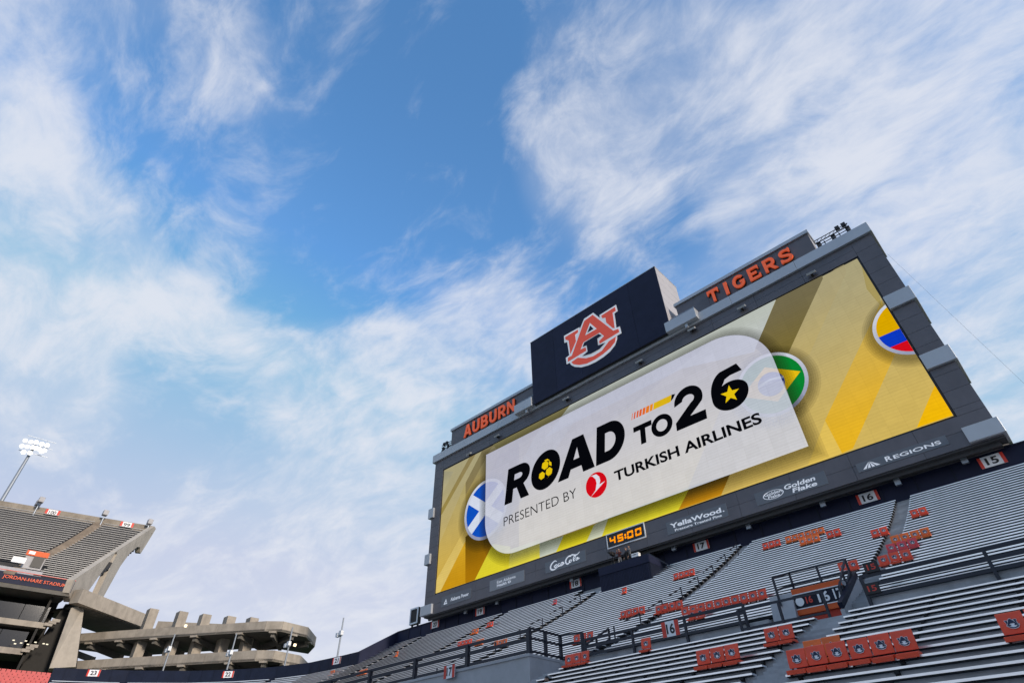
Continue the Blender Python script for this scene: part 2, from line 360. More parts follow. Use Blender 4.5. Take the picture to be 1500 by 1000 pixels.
WALLY, UWY = 49.0, 24.75
def steps_mesh(x0, x1, rows, dep, base_extra=0.0, sub=1):
    """treads and risers running along X; rows: list of (front Y, tread z) from the top down"""
    m_ = MB()
    n = len(rows)
    for i, (Y, z) in enumerate(rows):
        yb = Y + dep if i == 0 else rows[i - 1][0]
        zlow = rows[i + 1][1] if i + 1 < n else z - 0.5
        m_.box(x0, x1, Y, yb, min(zlow, z) - 0.25, z)
    return m_
def bench_mesh(length, dep=0.27, th=0.056, shade_strip=0.085):
    m_ = MB(); m_.box(0, length, 0, dep, -th, 0)
    m_.box(0.02, length - 0.02, 0.018, dep + 0.03, -th - shade_strip, -th)  # near-black strip below the plank stands in for the shade there
    me = m_.mesh('bench'); me.materials.append(ALU); me.materials.append(BRK)
    for p in me.polygons:
        if p.center.z < -th + 1e-4 and not (abs(p.center.z + th) < 1e-4 and p.index < 6): p.material_index = 1
    return me
def bracket_mesh(length, spacing=1.9):
    m_ = MB(); k = max(2, int(round(length / spacing)))
    for i in range(k):
        x = 0.22 + (length - 0.44) * i / (k - 1)
        m_.box(x - 0.035, x + 0.035, 0.03, 0.36, -0.16, -0.103)
        m_.box(x - 0.035, x + 0.035, 0.28, 0.36, -0.36, -0.16)
    return m_.mesh('bracket')
sec_label = {
 '15': 'bank of aluminium bleacher benches right of the stairs, below sign fifteen', '16': 'bank of aluminium bleacher benches below sign sixteen, left of the stairs',
 '17': 'bank of aluminium bleacher benches below sign seventeen', '18': 'bank of aluminium bleacher benches below sign eighteen',
 '19': 'bank of aluminium bleacher benches below sign nineteen', '20': 'narrow bank of bleacher benches at the far end, below sign twenty'}
UP = [utread(n) for n in range(UN)]
portal_x = (-8.95, -6.75)       # entrance cut into the foot of the bank below sign 16
for (x0, x1, nm) in secs:
    S = thing('seating_section', sec_label[nm], 'bleachers', 'banks of benches in the end stand', (x0, 24, 0))
    off = Vector((x0, 24, 0))
    Lx = x1 - x0
    bm_ = bench_mesh(Lx); brk = MB()
    def add_br(Ln, Y, z):
        k = max(2, int(round(Ln / 1.9)))
        for i in range(k):
            x = 0.22 + (Ln - 0.44) * i / (k - 1)
            brk.box(x - 0.035, x + 0.035, Y + 0.03, Y + 0.36, z - 0.16, z - 0.103); brk.box(x - 0.035, x + 0.035, Y + 0.28, Y + 0.36, z - 0.36, z - 0.16)
    st = MB()
    for n in range(UN):
        Y, z = UP[n]; yb = Y + UD if n == 0 else UP[n - 1][0]
        xe = x1
        if nm == '16' and n >= UN - 4: xe = portal_x[0]
        st.box(0, xe - x0, Y - 24 + 0.30, yb - 24 + 0.30, z - 0.6, z)
    st.obj('concrete_steps', CONC, S)
    for n in range(UN):
        Y, z = urow(n)
        if nm == '16' and n >= UN - 4:
            b2 = bench_mesh(portal_x[0] - x0 - 0.1) if n == UN - 4 else b2
            link('bench', b2, ALU, S, loc=(0, Y - 24, z)); add_br(portal_x[0] - x0 - 0.1, Y - 24, z); continue
        if nm == '18' and n < 4:
            l2 = -36.5 - x0 if n < 3 else Lx
            link('bench', bench_mesh(l2), ALU, S, loc=(0, Y - 24, z)); add_br(l2, Y - 24, z); continue
        link('bench', bm_, ALU, S, loc=(0, Y - 24, z)); add_br(Lx, Y - 24, z)
    brk.obj('bench_brackets', BRK, S)['kind'] = 'stuff'
for k, (x0, x1) in enumerate(A_):
    m_ = MB()
    for n in range(UN):
        Y, z = UP[n]; yb = Y + UD if n == 0 else UP[n - 1][0]
        zl = UP[n + 1][1] if n + 1 < UN else z - 0.3
        m_.box(x0, x1, Y + 0.30, yb + 0.30, z - 0.6, z - 0.004)
        m_.box(x0 + 0.02, x1 - 0.02, Y + 0.02, Y + 0.30, zl - 0.2, (z + zl) / 2)
    a = m_.obj('aisle_stairs', CONC)
    tag(a, ['wide concrete stairs climbing between the benches of signs fifteen and sixteen', 'concrete stairs with centre handrail climbing to sign seventeen', 'concrete stairs climbing left of the camera platform',
            'concrete stairs between the benches of signs eighteen and nineteen', 'concrete stairs beside the small screen at the far end'][k], 'stairs', 'aisle stairs')
# lower tier
LOW = [(-5.75, 12.0, 'front bank of wide-spaced benches right of the lower stairs'), (-18.1, -6.75, 'front bank of wide-spaced benches left of the lower stairs')]
LO = 0.11                       # how far the lower benches overhang their risers
LT = [(lrow(n)[0], lrow(n)[1] - 0.066) for n in range(LN)]
for (x0, x1, lb) in LOW:
    S = thing('seating_section', lb, 'bleachers', 'front banks of benches', (x0, 16, 0))
    st = MB()
    for n in range(LN):
        Y, z = LT[n]; yb = LT[n - 1][0] if n else Y + LD
        st.box(0, x1 - x0, Y - 16 + LO, yb - 16 + LO, z - 0.7, z)
    st.obj('concrete_steps', CONC, S)
    Lx = x1 - x0; bm_ = bench_mesh(Lx - 0.1, 0.27, 0.042, 0.022); br_ = MB().box(-0.045, 0.045, 0.01, 0.12, -0.115, -0.066).box(-0.045, 0.045, 0.05, 0.12, -0.24, -0.115).mesh('bracket')
    for n in range(LN):
        Y, z = lrow(n); dx = 0.05
        be = link('bench', bm_, ALU, S, loc=(dx, Y - 16, z)); kb = max(2, int(round(Lx / 2.0)))
        for i in range(kb): link('bracket', br_, BRK, be, loc=(0.3 + (Lx - 0.7) * i / (kb - 1), 0, 0))
for (x0, x1, lb) in ((-6.75, -5.75, 'lower concrete stairs running down between the two front banks'), (-19.1, -18.1, 'lower concrete stairs beside the grey wall where a man stands')):
    m_ = MB()
    for n in range(LN):
        Y, z = LT[n]; yb = LT[n - 1][0] if n else Y + LD
        zl = LT[n + 1][1] if n + 1 < LN else z - 0.3
        m_.box(x0, x1, Y + LO, yb + LO, z - 0.7, z - 0.004); m_.box(x0 + 0.02, x1 - 0.02, Y - 0.23, Y + LO, zl - 0.2, (z + zl) / 2)
    tag(m_.obj('aisle_stairs', CONC), lb, 'stairs', 'lower stairs')
# walkway between the tiers and the wall that carries the upper tier
WZ = LT[0][1]; UWT = urow(UN - 1)[1] - BH + 0.06
structure(MB().box(-75, portal_x[0], UWY + 0.25, UP[-1][0] + 0.3, UWT - 0.6, UWT - 0.06).box(-5.75, 14, UWY + 0.25, UP[-1][0] + 0.3, UWT - 0.6, UWT - 0.06).obj('foot_tread', CONC))
walk = MB().box(-75, 14, LT[0][0] + LD + LO, UWY + 0.1, WZ - 0.5, WZ - 0.01); structure(walk.obj('walkway', CONC))
m_ = MB().box(-20.3, portal_x[0] - 0.5, UWY - 0.05, UWY + 0.25, WZ - 0.5, UWT); tag(m_.obj('tier_wall', CONC), 'grey concrete wall under the railing left of the orange entrance', 'wall', 'tier walls')
m_ = MB().box(-5.75, 14, UWY - 0.05, UWY + 0.25, WZ - 0.5, UWT); tag(m_.obj('tier_wall', CONC), 'grey concrete wall under the railing right of the orange entrance', 'wall', 'tier walls')
m_ = MB().box(-75, -20.3, 22.4, UWY + 0.5, 0, UWT - 0.02); m_.box(-75, -20.28, 22.34, UWY + 0.5, UWT - 0.02, UWT + 0.1)
tag(m_.obj('tier_wall', CONCL), 'tall smooth grey wall block at the bottom, carrying sign seventeen', 'wall', 'tier walls')
lowcore = MB().box(-75, -19.1, 8, 22.4, 0, 1.5); tag(lowcore.obj('tier_wall', CONC), 'low concrete wall at the very bottom edge', 'wall', 'tier walls')

# the matching side stand across the pitch (right of the frame): it shades this end in the evening
os_ = MB()
for n in range(40): os_.box(22 + n * 0.9, 22 + (n + 1) * 0.9, -70, 30, 1.5 + n * 0.38, 2.0 + n * 0.38)
for n in range(30): os_.box(50 + n * 0.8, 50 + (n + 1) * 0.8, -70, 30, 29 + n * 0.58, 29.7 + n * 0.58)
os_.box(58, 60, -70, 30, 0, 34); os_.box(73.6, 74.2, -70, 30, 0, 48.5)
structure(os_.obj('opposite_stand', CONC))
# ---------------------------------------------------------------- navy back wall, panel by panel
WB, WT = 17.75 + CAMH - 0.9, 19.17 + CAMH
Wl = thing('back_wall', 'long navy panelled wall behind the top row, under the scoreboard', 'wall', None, (-30, WALLY, WB))
MB().box(WALLX0 + 30, 92, 0.07, 0.3, 0, WT - WB).obj('backing', NAVY, Wl)
pw = 2.42; x = WALLX0; k = 0; pm = MB().box(0.015, pw - 0.03, 0, 0.07, 0, WT - WB - 0.09).mesh('panel')
pst = MB().box(-0.06, 0.06, -0.06, 0.0, 0, WT - WB).mesh('post')
while x < 60:
    link('panel', pm, NAVYP, Wl, loc=(x + 30, 0, 0)); link('post', pst, NAVY, Wl, loc=(x + 30, 0, 0)); x += pw
MB().box(WALLX0 + 30, 92, -0.08, 0.3, WT - WB - 0.09, WT - WB).obj('cap_rail', NAVY, Wl)
# wall stepping down the side of the end stand, then round the corner
CW = [(-68.0, 43.6), (-71.7, 43.3), (-77.7, 42.5), (-83.1, 40.6), (-88.0, 37.6), (-93.2, 33.2), (-98.2, 27.0), (-101.3, 21.8), (-102.6, 19.2)]
CZT, CZB = 16.1 + CAMH, 14.2 + CAMH
sw = thing('side_wall', 'navy wall stepping down beside the far end of the benches', 'wall', None, (WALLX0, 46, 15))
mm = MB().loft([(0, 3.0, WT - 15), (0, -2.5, CZT - 15), (0, -2.5, 0), (0, 3.0, 0)], [(-0.25, 3.0, WT - 15), (-0.25, -2.5, CZT - 15), (-0.25, -2.5, 0), (-0.25, 3.0, 0)]); mm.obj('panel', NAVYP, sw)
cw = thing('corner_wall', 'navy panelled wall curving round the corner, carrying signs twenty-one to twenty-three', 'wall', None, (-88, 37, CZB))
def walk_poly(P, step):
    out_ = []; 
    for i in range(len(P) - 1):
        a = Vector(P[i]); b = Vector(P[i + 1]); n = max(1, round((b - a).length / step))
        for j in range(n): out_.append((a.lerp(b, j / n), a.lerp(b, (j + 1) / n)))
    return out_
for (a, b) in walk_poly(CW, 1.9):
    d = (b - a).normalized(); nrm = Vector((-d.y, d.x)); 
    if nrm.dot(Vector((0, 0)) - a) < 0: nrm = -nrm
    c = (a + b) / 2; L2 = (b - a).length / 2
    ux = Vector((d.x, d.y, 0)); uy = Vector((nrm.x, nrm.y, 0)); uz = Vector((0, 0, 1))
    MB().obox((c.x + 88, c.y - 37, (CZT - CZB) / 2 - 0.25), ux, uy, uz, L2 - 0.012, 0.05, (CZT - CZB) / 2 + 0.2).obj('panel', NAVYP, cw)
    MB().obox((a.x + 88 + nrm.x * 0.05, a.y - 37 + nrm.y * 0.05, (CZT - CZB) / 2), ux, uy, uz, 0.035, 0.05, (CZT - CZB) / 2).obj('post', NAVY, cw)
bk = MB()
for i in range(len(CW) - 1):
    a = Vector((*CW[i], 0)); b = Vector((*CW[i + 1], 0)); bk.bar((a.x + 88, a.y - 37, -1.0), (b.x + 88, b.y - 37, -1.0), 0.12, 5.8)
bk.obj('backing', NAVY, cw)

# corner seating: curved rows below the corner wall
def offset_poly(P, d):
    out_ = []
    for i, p in enumerate(P):
        a = Vector(P[max(0, i - 1)]); b = Vector(P[min(len(P) - 1, i + 1)]); t_ = (b - a).normalized(); n_ = Vector((-t_.y, t_.x))
        if n_.dot(Vector((-45, 0)) - Vector(p)) < 0: n_ = -n_
        out_.append(Vector(p) + n_ * d)
    return out_
corner_rows = 18
cs_lab = ['bleacher benches curving below sign twenty-one', 'bleacher benches curving below sign twenty-two', 'bleacher benches in the corner below sign twenty-three', 'bleacher benches at the far left edge of the corner']
for si, (i0, i1) in enumerate(((0, 3), (3, 6), (6, 8))):
    S = thing('seating_section', cs_lab[si], 'bleachers', 'corner banks of benches')
    st = MB()
    for n in range(corner_rows):
        P = offset_poly(CW, 0.35 + 0.68 * n); Q = offset_poly(CW, 0.35 + 0.68 * (n + 1)); z = CZB - 0.05 - 0.345 * n
        bb = MB()
        for i in range(i0, i1):
            a, b = P[i], P[i + 1]; e = (b - a).normalized()
            if i == i0: a = a + e * 0.5
            if i == i1 - 1: b = b - e * 0.5
            bb.bar((a.x, a.y, z + 0.4), (b.x, b.y, z + 0.4), 0.27, 0.09)
            st.loft([(P[i].x, P[i].y, z), (P[i + 1].x, P[i + 1].y, z), (Q[i + 1].x, Q[i + 1].y, z), (Q[i].x, Q[i].y, z)],
                    [(P[i].x, P[i].y, z - 0.8), (P[i + 1].x, P[i + 1].y, z - 0.8), (Q[i + 1].x, Q[i + 1].y, z - 0.8), (Q[i].x, Q[i].y, z - 0.8)])
        bb.obj('bench', ALU, S)
    st.obj('concrete_steps', CONC, S)

# ---------------------------------------------------------------- section number signs
def number_sign(px, py, num, Y=None, z=None, wd=1.55, ht=0.78, face=None, label='', D=None):
    if D: c = atD(px, py, D)
    else: c = atY(px, py, Y)
    S = thing('section_sign', label, 'sign', 'section number signs', c)
    MB().box(-wd / 2, wd / 2, 0, 0.04, -ht / 2, ht / 2).obj('board', WHITE, S)
    for s_ in (-1, 1):
        MB().box(s_ * (wd / 2 - 0.1) - 0.1, s_ * (wd / 2 - 0.1) + 0.1, -0.006, 0.0, -ht / 2, ht / 2).obj('stripe', REDP, S)
    words('number', num, -wd * 0.24, wd * 0.24, -ht * 0.33, ht * 0.33, -0.006, BLACKP, S, offset=0.03)
    if face is not None: S.rotation_euler = (0, 0, face)
    return S
for num, px, py in (('15', 1453, 674), ('16', 1271, 728), ('17', 1027, 799), ('18', 843, 854), ('19', 703, 895), ('20', 637, 914)):
    number_sign(px, py, num, Y=WALLY - 0.11, label='white sign with red edges and number %s on the navy wall' % NWD[num])
for num, px, py, D in (('21', 493, 967, 85), ('22', 334, 987, 95.8), ('23', 137, 985, 103)):
    c = atD(px, py, D)
    # set on the wall polyline, facing the pitch
    best = min(((Vector(CW[i]).lerp(Vector(CW[i + 1]), k / 20), i) for i in range(len(CW) - 1) for k in range(21)), key=lambda q: abs(math.atan2(q[0].x, q[0].y) - math.atan2(c.x, c.y)))
    d = (Vector(CW[best[1] + 1]) - Vector(CW[best[1]])).normalized(); ang = math.atan2(-d.y, -d.x)
    S = number_sign(px, py, num, D=best[0].length - 0.2, face=ang, label='white sign with red edges and number %s on the curved navy wall' % NWD[num])
for num, px, py, lab in (('16', 982, 920, 'white sign number sixteen hung on the dark railing'), ('17', 658, 983, 'white sign number seventeen hung on the dark railing, bottom left')):
    number_sign(px, py, num, Y=(UWY - 0.2 if num == '16' else 22.2), wd=0.86, ht=0.62 if num == '16' else 0.6, label=lab)

# ================================================================ SCOREBOARD
BY = 47.35
SB = thing('scoreboard', 'giant grey stadium scoreboard with lit video screen and navy emblem box on top', 'scoreboard', None, (-30, BY + 2, 19.3 + CAMH))
SBO = Vector((-30, BY + 2, 19.3 + CAMH))
def sb(o):                      # keep world coordinates under the scoreboard's root
    o.parent = SB; o.matrix_parent_inverse = Matrix.Translation(-SBO); return o
def sbbox(name, x0, x1, y0, y1, z0, z1, material, bev=0.0):
    o = sb(MB().box(x0, x1, y0, y1, z0 + CAMH, z1 + CAMH).obj(name, material))
    return bevel(o, bev) if bev else o
SX0, SX1, SZ0, SZ1 = -58.63, -0.74, 21.73, 38.77
FX0, FX1, FZ0, FZ1 = -60.65, 1.2, 19.3, 40.7
sbbox('core', FX0 + 0.05, FX1 - 0.05, BY + 0.14, BY + 4.2, FZ0 + 0.05, FZ1 + 0.1, CLADS)
J = 0.022
def panel(x0, x1, z0, z1, m=CLAD): return sbbox('cladding_panel', x0 + J / 2, x1 - J / 2, BY, BY + 0.14, z0 + J / 2, z1 - J / 2, m)
GAP = 0.16                      # black reveal round the screen
zs = [FZ0 + (FZ1 - FZ0) * i / 15 for i in range(16)]
for i in range(15):
    if zs[i + 1] <= SZ0 - GAP + 0.3: continue
    z0_, z1_ = max(zs[i], SZ0 - GAP), min(zs[i + 1], FZ1)
    panel(SX1 + GAP, FX1, z0_, z1_); panel(FX0, SX0 - GAP, z0_, z1_)
nb = 13
for i in range(nb):
    a, b = FX0 + (FX1 - FX0) * i / nb, FX0 + (FX1 - FX0) * (i + 1) / nb
    zm = (FZ0 + SZ0 - GAP) / 2
    panel(a, b, FZ0, zm); panel(a, b, zm, SZ0 - GAP)
nb = 12
for i in range(nb):
    a, b = SX0 - GAP + (SX1 - SX0 + 2 * GAP) * i / nb, SX0 - GAP + (SX1 - SX0 + 2 * GAP) * (i + 1) / nb
    zm = (SZ1 + GAP + FZ1) / 2
    panel(a, b, SZ1 + GAP, zm); panel(a, b, zm, FZ1)
# side cladding and underside
for sx, xx in ((1, FX1), (-1, FX0)):
    for i in range(15): sbbox('side_panel', min(xx, xx - sx * 0.1) , max(xx, xx - sx * 0.1), BY + 0.16, BY + 4.2, zs[i] + J / 2, zs[i + 1] - J / 2, CLAD)
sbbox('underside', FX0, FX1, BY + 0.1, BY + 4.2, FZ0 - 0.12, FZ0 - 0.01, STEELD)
for yy, zz in ((BY + 0.45, FZ0 - 0.42), (BY + 1.1, FZ0 - 0.34), (BY + 2.4, FZ0 - 0.45)):
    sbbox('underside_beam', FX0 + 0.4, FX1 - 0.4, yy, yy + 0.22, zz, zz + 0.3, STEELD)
for i in range(26):
    x = FX0 + 1.2 + i * 2.38
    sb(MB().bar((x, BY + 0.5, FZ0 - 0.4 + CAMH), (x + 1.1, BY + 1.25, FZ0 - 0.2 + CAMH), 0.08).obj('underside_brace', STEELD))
for (px, py) in ((1409, 668), (1312, 700), (1203, 732), (1095, 765), (986, 797), (837, 843), (728, 877), (682, 891)):
    c = atY(px, py, BY + 0.95)
    sb(MB().box(c.x - 0.2, c.x + 0.2, BY + 0.85, BY + 1.1, c.z - 0.55, FZ0 - 0.12 + CAMH).obj('support_post', STEEL))
# light metal caps
def cap(x0, x1, z0, z1, y0=BY - 0.28, y1=BY + 4.3):
    o = sbbox('metal_cap', x0, x1, y0, y1, z0, z1, CAP, 0.02); return o
nseg = 9
for i in range(nseg):
    a = -61.08 + (1.42 + 61.08) * i / nseg; b = -61.08 + (1.42 + 61.08) * (i + 1) / nseg
    cap(a + (0.008 if i else 0), b - (0.008 if i < nseg - 1 else 0), 40.68, 41.9)
for z0, z1 in ((32.05, 33.45), (25.7, 27.05), (19.4, 20.55)):
    cap(-0.62 if z0 > 20 else -0.75, 1.42, z0, z1); cap(-61.08, -60.0 if z0 > 20 else -58.9, z0, z1)
# screen with its picture
screen = sbbox('screen', SX0 - GAP + 0.02, SX1 + GAP - 0.02, BY + 0.1, BY + 0.135, SZ0 - GAP + 0.02, SZ1 + GAP - 0.02, BLACKP)
SCP = Matrix.Translation(-SBO)
lay = [0]
def onscreen(o):
    o.parent = screen; o.matrix_parent_inverse = Matrix.Identity(4); return o
def SY():
    lay[0] += 1; return BY + 0.096 - 0.006 * lay[0]
def pic(name, px, material):
    o = flat(name, px, SY(), material, None, refY=BY + 0.05); return onscreen(o)
def picw(name, polys, material):
    return onscreen(flatw(name, polys, SY(), material, None))
def S_(px, py): q = atY(px, py, BY + 0.05); return (q.x, q.z)
z0w, z1w = SZ0 + CAMH, SZ1 + CAMH
picw('picture_background', [(SX0, z0w), (SX1, z0w), (SX1, z1w), (SX0, z1w)], led('pic_base', srgb(204, 176, 92), 1, c2=srgb(166, 158, 122), axis=2, lo=z0w, hi=z1w))
E_ = 0.0
def clip(P):                    # keep picture bands inside the lit area
    def cl(P, f, g):
        o_ = []
        for i in range(len(P)):
            a, b = P[i], P[(i + 1) % len(P)]; fa, fb = f(a), f(b)
            if fa >= 0: o_.append(a)
            if (fa >= 0) != (fb >= 0):
                t_ = fa / (fa - fb); o_.append((a[0] + (b[0] - a[0]) * t_, a[1] + (b[1] - a[1]) * t_))
        return o_
    for f in (lambda p: p[0] - SX0, lambda p: SX1 - p[0], lambda p: p[1] - z0w, lambda p: z1w - p[1]): P = cl(P, f, None)
    return P
def band(px, c, c2=None, alpha=1.0, axis=2, name='picture_band'):
    P = clip([S_(*p) for p in px]); zz = [p[1 if axis == 2 else 0] for p in P]
    i = len(MATS)
    return picw(name, P, led('pic_%d' % i, srgb(*c), 1, alpha, srgb(*c2) if c2 else None, axis, min(zz), max(zz)))
# left part
band([(640, 740), (664, 690), (647, 690), (630, 745)], (182, 172, 132), (150, 146, 122), 0.7)
band([(687.5, 669), (697, 664), (647, 753), (642, 753)], (150, 132, 70), (138, 124, 84))
band([(707, 658), (760, 632), (760, 800), (700, 860), (681.8, 860), (681.8, 706.7)], (150, 116, 30), (128, 118, 84))
band([(720, 655), (742, 644), (690, 745), (682, 760), (681.8, 725)], (168, 142, 52), (150, 142, 108), 0.85)
band([(681.8, 706.7), (681.8, 862), (636, 876), (642, 800)], (206, 168, 60), (172, 156, 96), 0.6)
band([(688, 782), (681.8, 790), (681.8, 862), (640, 875)], (196, 144, 22), (206, 160, 40))
band([(640, 876), (688, 780), (682, 772), (634, 858)], (218, 190, 104), (206, 178, 96))
band([(681.8, 786), (700, 770), (730, 780), (724, 795), (690, 860), (681.8, 860)], (168, 116, 10), (92, 70, 14))
band([(722, 796), (695, 850), (700, 862), (745, 836), (748, 800)], (218, 204, 46), (196, 190, 52))
band([(748, 804), (745, 836), (793, 820), (791, 790)], (224, 212, 70), (206, 204, 120))
band([(790.5, 795), (791, 820), (813, 812), (826, 784)], (196, 202, 186), (170, 180, 160))
band([(826, 784), (813, 812), (858, 796), (871, 768)], (222, 208, 40), (176, 168, 36))
band([(871, 768), (858, 796), (881, 788), (892, 757)], (206, 210, 184), (170, 176, 150))
band([(892, 757), (881, 788), (992, 751), (1012, 712)], (220, 208, 48), (150, 144, 36))
band([(1012, 712), (992, 751), (1056, 727), (1070, 694)], (196, 136, 20), (84, 66, 20))
# strip above the card
band([(722, 651), (860, 580), (815, 620), (735, 665)], (140, 132, 84), (122, 116, 78))
band([(838, 590), (1139, 434), (1105, 516), (1000, 540), (800, 640)], (192, 196, 196), (180, 186, 178))
band([(1139, 436), (1107, 510), (1130, 530), (1156, 516), (1206, 408), (1203, 402)], (118, 104, 52), (112, 104, 76))
band([(1206, 408), (1156, 516), (1166, 530), (1186, 520), (1240, 400), (1236, 385)], (186, 166, 104), (164, 154, 118), 0.6)
# right part
band([(1279, 468), (1209, 616), (1234, 664), (1250, 657), (1314, 514), (1292, 440)], (226, 176, 34), (196, 168, 84))
band([(1209, 617), (1184, 682), (1234, 664)], (226, 192, 88), None, 0.75)
band([(1270, 424), (1292, 450), (1288, 430), (1262, 388)], (158, 140, 66), None, 0.6)
band([(1371, 562), (1343, 628), (1398, 612)], (240, 184, 8), (230, 176, 20))
# round badges of flags with soft shadows
def badge(cpx, rpx_edge, flagfn):
    c = S_(*cpx); e = S_(*rpx_edge); R = math.hypot(e[0] - c[0], e[1] - c[1])
    for k in range(5):
        picw('badge_shadow', clip(ell(c[0] - 0.05, c[1] - 0.25, R * (1.30 - 0.055 * k))), led('pic_shadow', (0.02, 0.016, 0.004, 1), 1, 0.17))
    picw('badge_rim', clip(ell(c[0], c[1], R)), led('pic_rim', srgb(140, 146, 172), 1, c2=srgb(206, 210, 222), axis=2, lo=c[1] - R, hi=c[1] + R))
    flagfn(c, R * 0.9)
def chord(c, R, pts): return None
def circ_clip(P, c, R, n=64):
    # intersect polygon with a disc by sampling the disc as a polygon (convex clip)
    D = ell(c[0], c[1], R, n=n)
    for i in range(n):
        a, b = D[i], D[(i + 1) % n]
        def f(p): return (b[0] - a[0]) * (p[1] - a[1]) - (b[1] - a[1]) * (p[0] - a[0])
        o_ = []
        for j in range(len(P)):
            p, q = P[j], P[(j + 1) % len(P)]; fp, fq = f(p), f(q)
            if fp >= 0: o_.append(p)
            if (fp >= 0) != (fq >= 0):
                t_ = fp / (fp - fq); o_.append((p[0] + (q[0] - p[0]) * t_, p[1] + (q[1] - p[1]) * t_))
        P = o_
        if not P: return P
    return P
def flag_cross(c, R):
    picw('badge_field', ell(c[0], c[1], R), led('pic_blue', srgb(14, 78, 186), 1))
    for s_ in (-1, 1):
        d = Vector((0.80, s_ * 0.60)); n_ = Vector((-d.y, d.x)) * R * 0.19; cc = Vector(c)
        P = [tuple(cc - d * 2 * R - n_), tuple(cc + d * 2 * R - n_), tuple(cc + d * 2 * R + n_), tuple(cc - d * 2 * R + n_)]
        picw('flag_cross', circ_clip(P, c, R), led('pic_crosswhite', srgb(206, 214, 230), 1))
def flag_lozenge(c, R):
    picw('badge_field', ell(c[0], c[1], R), led('pic_green', srgb(8, 128, 48), 1))
    picw('flag_lozenge', [(c[0] - R * 1.0, c[1]), (c[0], c[1] - R * 0.66), (c[0] + R * 0.93, c[1]), (c[0], c[1] + R * 0.66)], led('pic_lozenge', srgb(226, 186, 20), 1))
    picw('flag_disc', ell(c[0], c[1], R * 0.42), led('pic_disc', srgb(50, 76, 160), 1))
    picw('flag_ribbon', [(c[0] - R * 0.42, c[1] + R * 0.02), (c[0], c[1] + R * 0.12), (c[0] + R * 0.41, c[1] + R * 0.02), (c[0] + R * 0.42, c[1] + R * 0.1), (c[0], c[1] + R * 0.2), (c[0] - R * 0.41, c[1] + R * 0.1)], led('pic_ribbon', srgb(170, 184, 216), 1))
def flag_tricolour(c, R):
    for nm, lo, hi, cc in (('yellow', 0.0, 1, (214, 164, 0)), ('blue', -0.5, 0.0, (12, 56, 190)), ('red', -1, -0.5, (206, 12, 28))):
        P = clip(circ_clip([(c[0] - 2 * R, c[1] + lo * R), (c[0] + 2 * R, c[1] + lo * R), (c[0] + 2 * R, c[1] + hi * R), (c[0] - 2 * R, c[1] + hi * R)], c, R))
        if P: picw('flag_stripe', P, led('pic_tri' + nm, srgb(*cc), 1))
badge((712, 745), (681.5, 757), flag_cross)
badge((1131, 563.5), (1185.5, 552), flag_lozenge)
badge((1338, 475), (1281, 471.8), flag_tricolour)
# the white card
TLc, BRc = S_(714.5, 667), S_(1186.5, 655)
cx0, cx1, cz1, cz0 = TLc[0], BRc[0], TLc[1], BRc[1]
rr = 3.6
def card_poly(e=0.0, dz=0.0):
    x0, x1, z0, z1 = cx0 - e, cx1 + e, cz0 - e + dz, cz1 + e + dz
    P = [(x0, z1)]
    R1 = 5.1 + e
    P += [(x1 - R1 + R1 * math.sin(math.radians(a)), z1 - R1 + R1 * math.cos(math.radians(a))) for a in range(0, 91, 6)]
    P += [(x1, z0)]
    P += [(x0 + R1 - R1 * math.sin(math.radians(a)), z0 + R1 - R1 * math.cos(math.radians(a))) for a in range(0, 91, 6)]
    return P
for k in range(6): picw('card_shadow', [clip(card_poly(1.15 - 0.2 * k, -0.25)), card_poly(-0.02)], led('pic_cardshadow', (0.012, 0.01, 0.003, 1), 1, 0.16))
picw('card', card_poly(), led('pic_card', srgb(208, 212, 222), 1, 0.76, srgb(190, 192, 214), 2, cz0, cz1))
def bandc(px): picw('card_tint', [S_(*p) for p in px], led('pic_cardtint', srgb(186, 190, 206), 1, 0.35))
bandc([(795, 626), (860, 594), (735, 780), (722, 780), (716, 765)]); bandc([(1075, 560), (1150, 560), (1184, 655), (1010, 717)])
INK = led('pic_ink', srgb(6, 7, 12), 1)
# lettering on the card, traced as upright outlines in screen metres
def lettering(s, bl, tr, offset=0.0, shear=0.0, material=INK, name='letters', spacing=1.0):
    a, b = S_(*bl), S_(*tr)
    return onscreen(words(name, s, a[0], b[0], a[1], b[1], SY(), material, None, offset, shear, 0.0, spacing))
def outline(name, polys, material=INK): return picw(name, polys, material)
# heavy italic letters built from outlines: unit box (0..1 wide, 0..1 high), sheared
def glyph(name, polys, x0, x1, z0, z1, sh=0.0, material=INK):
    H = z1 - z0
    P = [[(x0 + p[0] * (x1 - x0) + sh * p[1] * H, z0 + p[1] * H) for p in q] for q in polys]
    return picw(name, P, material)
def arc(cx, cy, rx, ry, a0, a1, n=14):
    return [(cx + rx * math.cos(math.radians(a0 + (a1 - a0) * i / n)), cy + ry * math.sin(math.radians(a0 + (a1 - a0) * i / n))) for i in range(n + 1)]
G = {}
G['R'] = [[(0, 0), (0, 1)] + [(0.5, 1)] + arc(0.55, 0.68, 0.42, 0.32, 90, -90)[1:-4] + [(0.74, 0.40), (1.02, 0), (0.68, 0), (0.46, 0.36), (0.32, 0.36), (0.32, 0)],
          [(0.32, 0.60), (0.32, 0.76)] + arc(0.52, 0.68, 0.13, 0.08, 90, -90)]
G['O'] = [arc(0.5, 0.5, 0.5, 0.52, 0, 354, 40)]
G['A'] = [[(-0.04, 0), (0.34, 1), (0.68, 1), (1.04, 0), (0.71, 0), (0.65, 0.19), (0.34, 0.19), (0.28, 0)], [(0.41, 0.42), (0.58, 0.42), (0.50, 0.72)]]
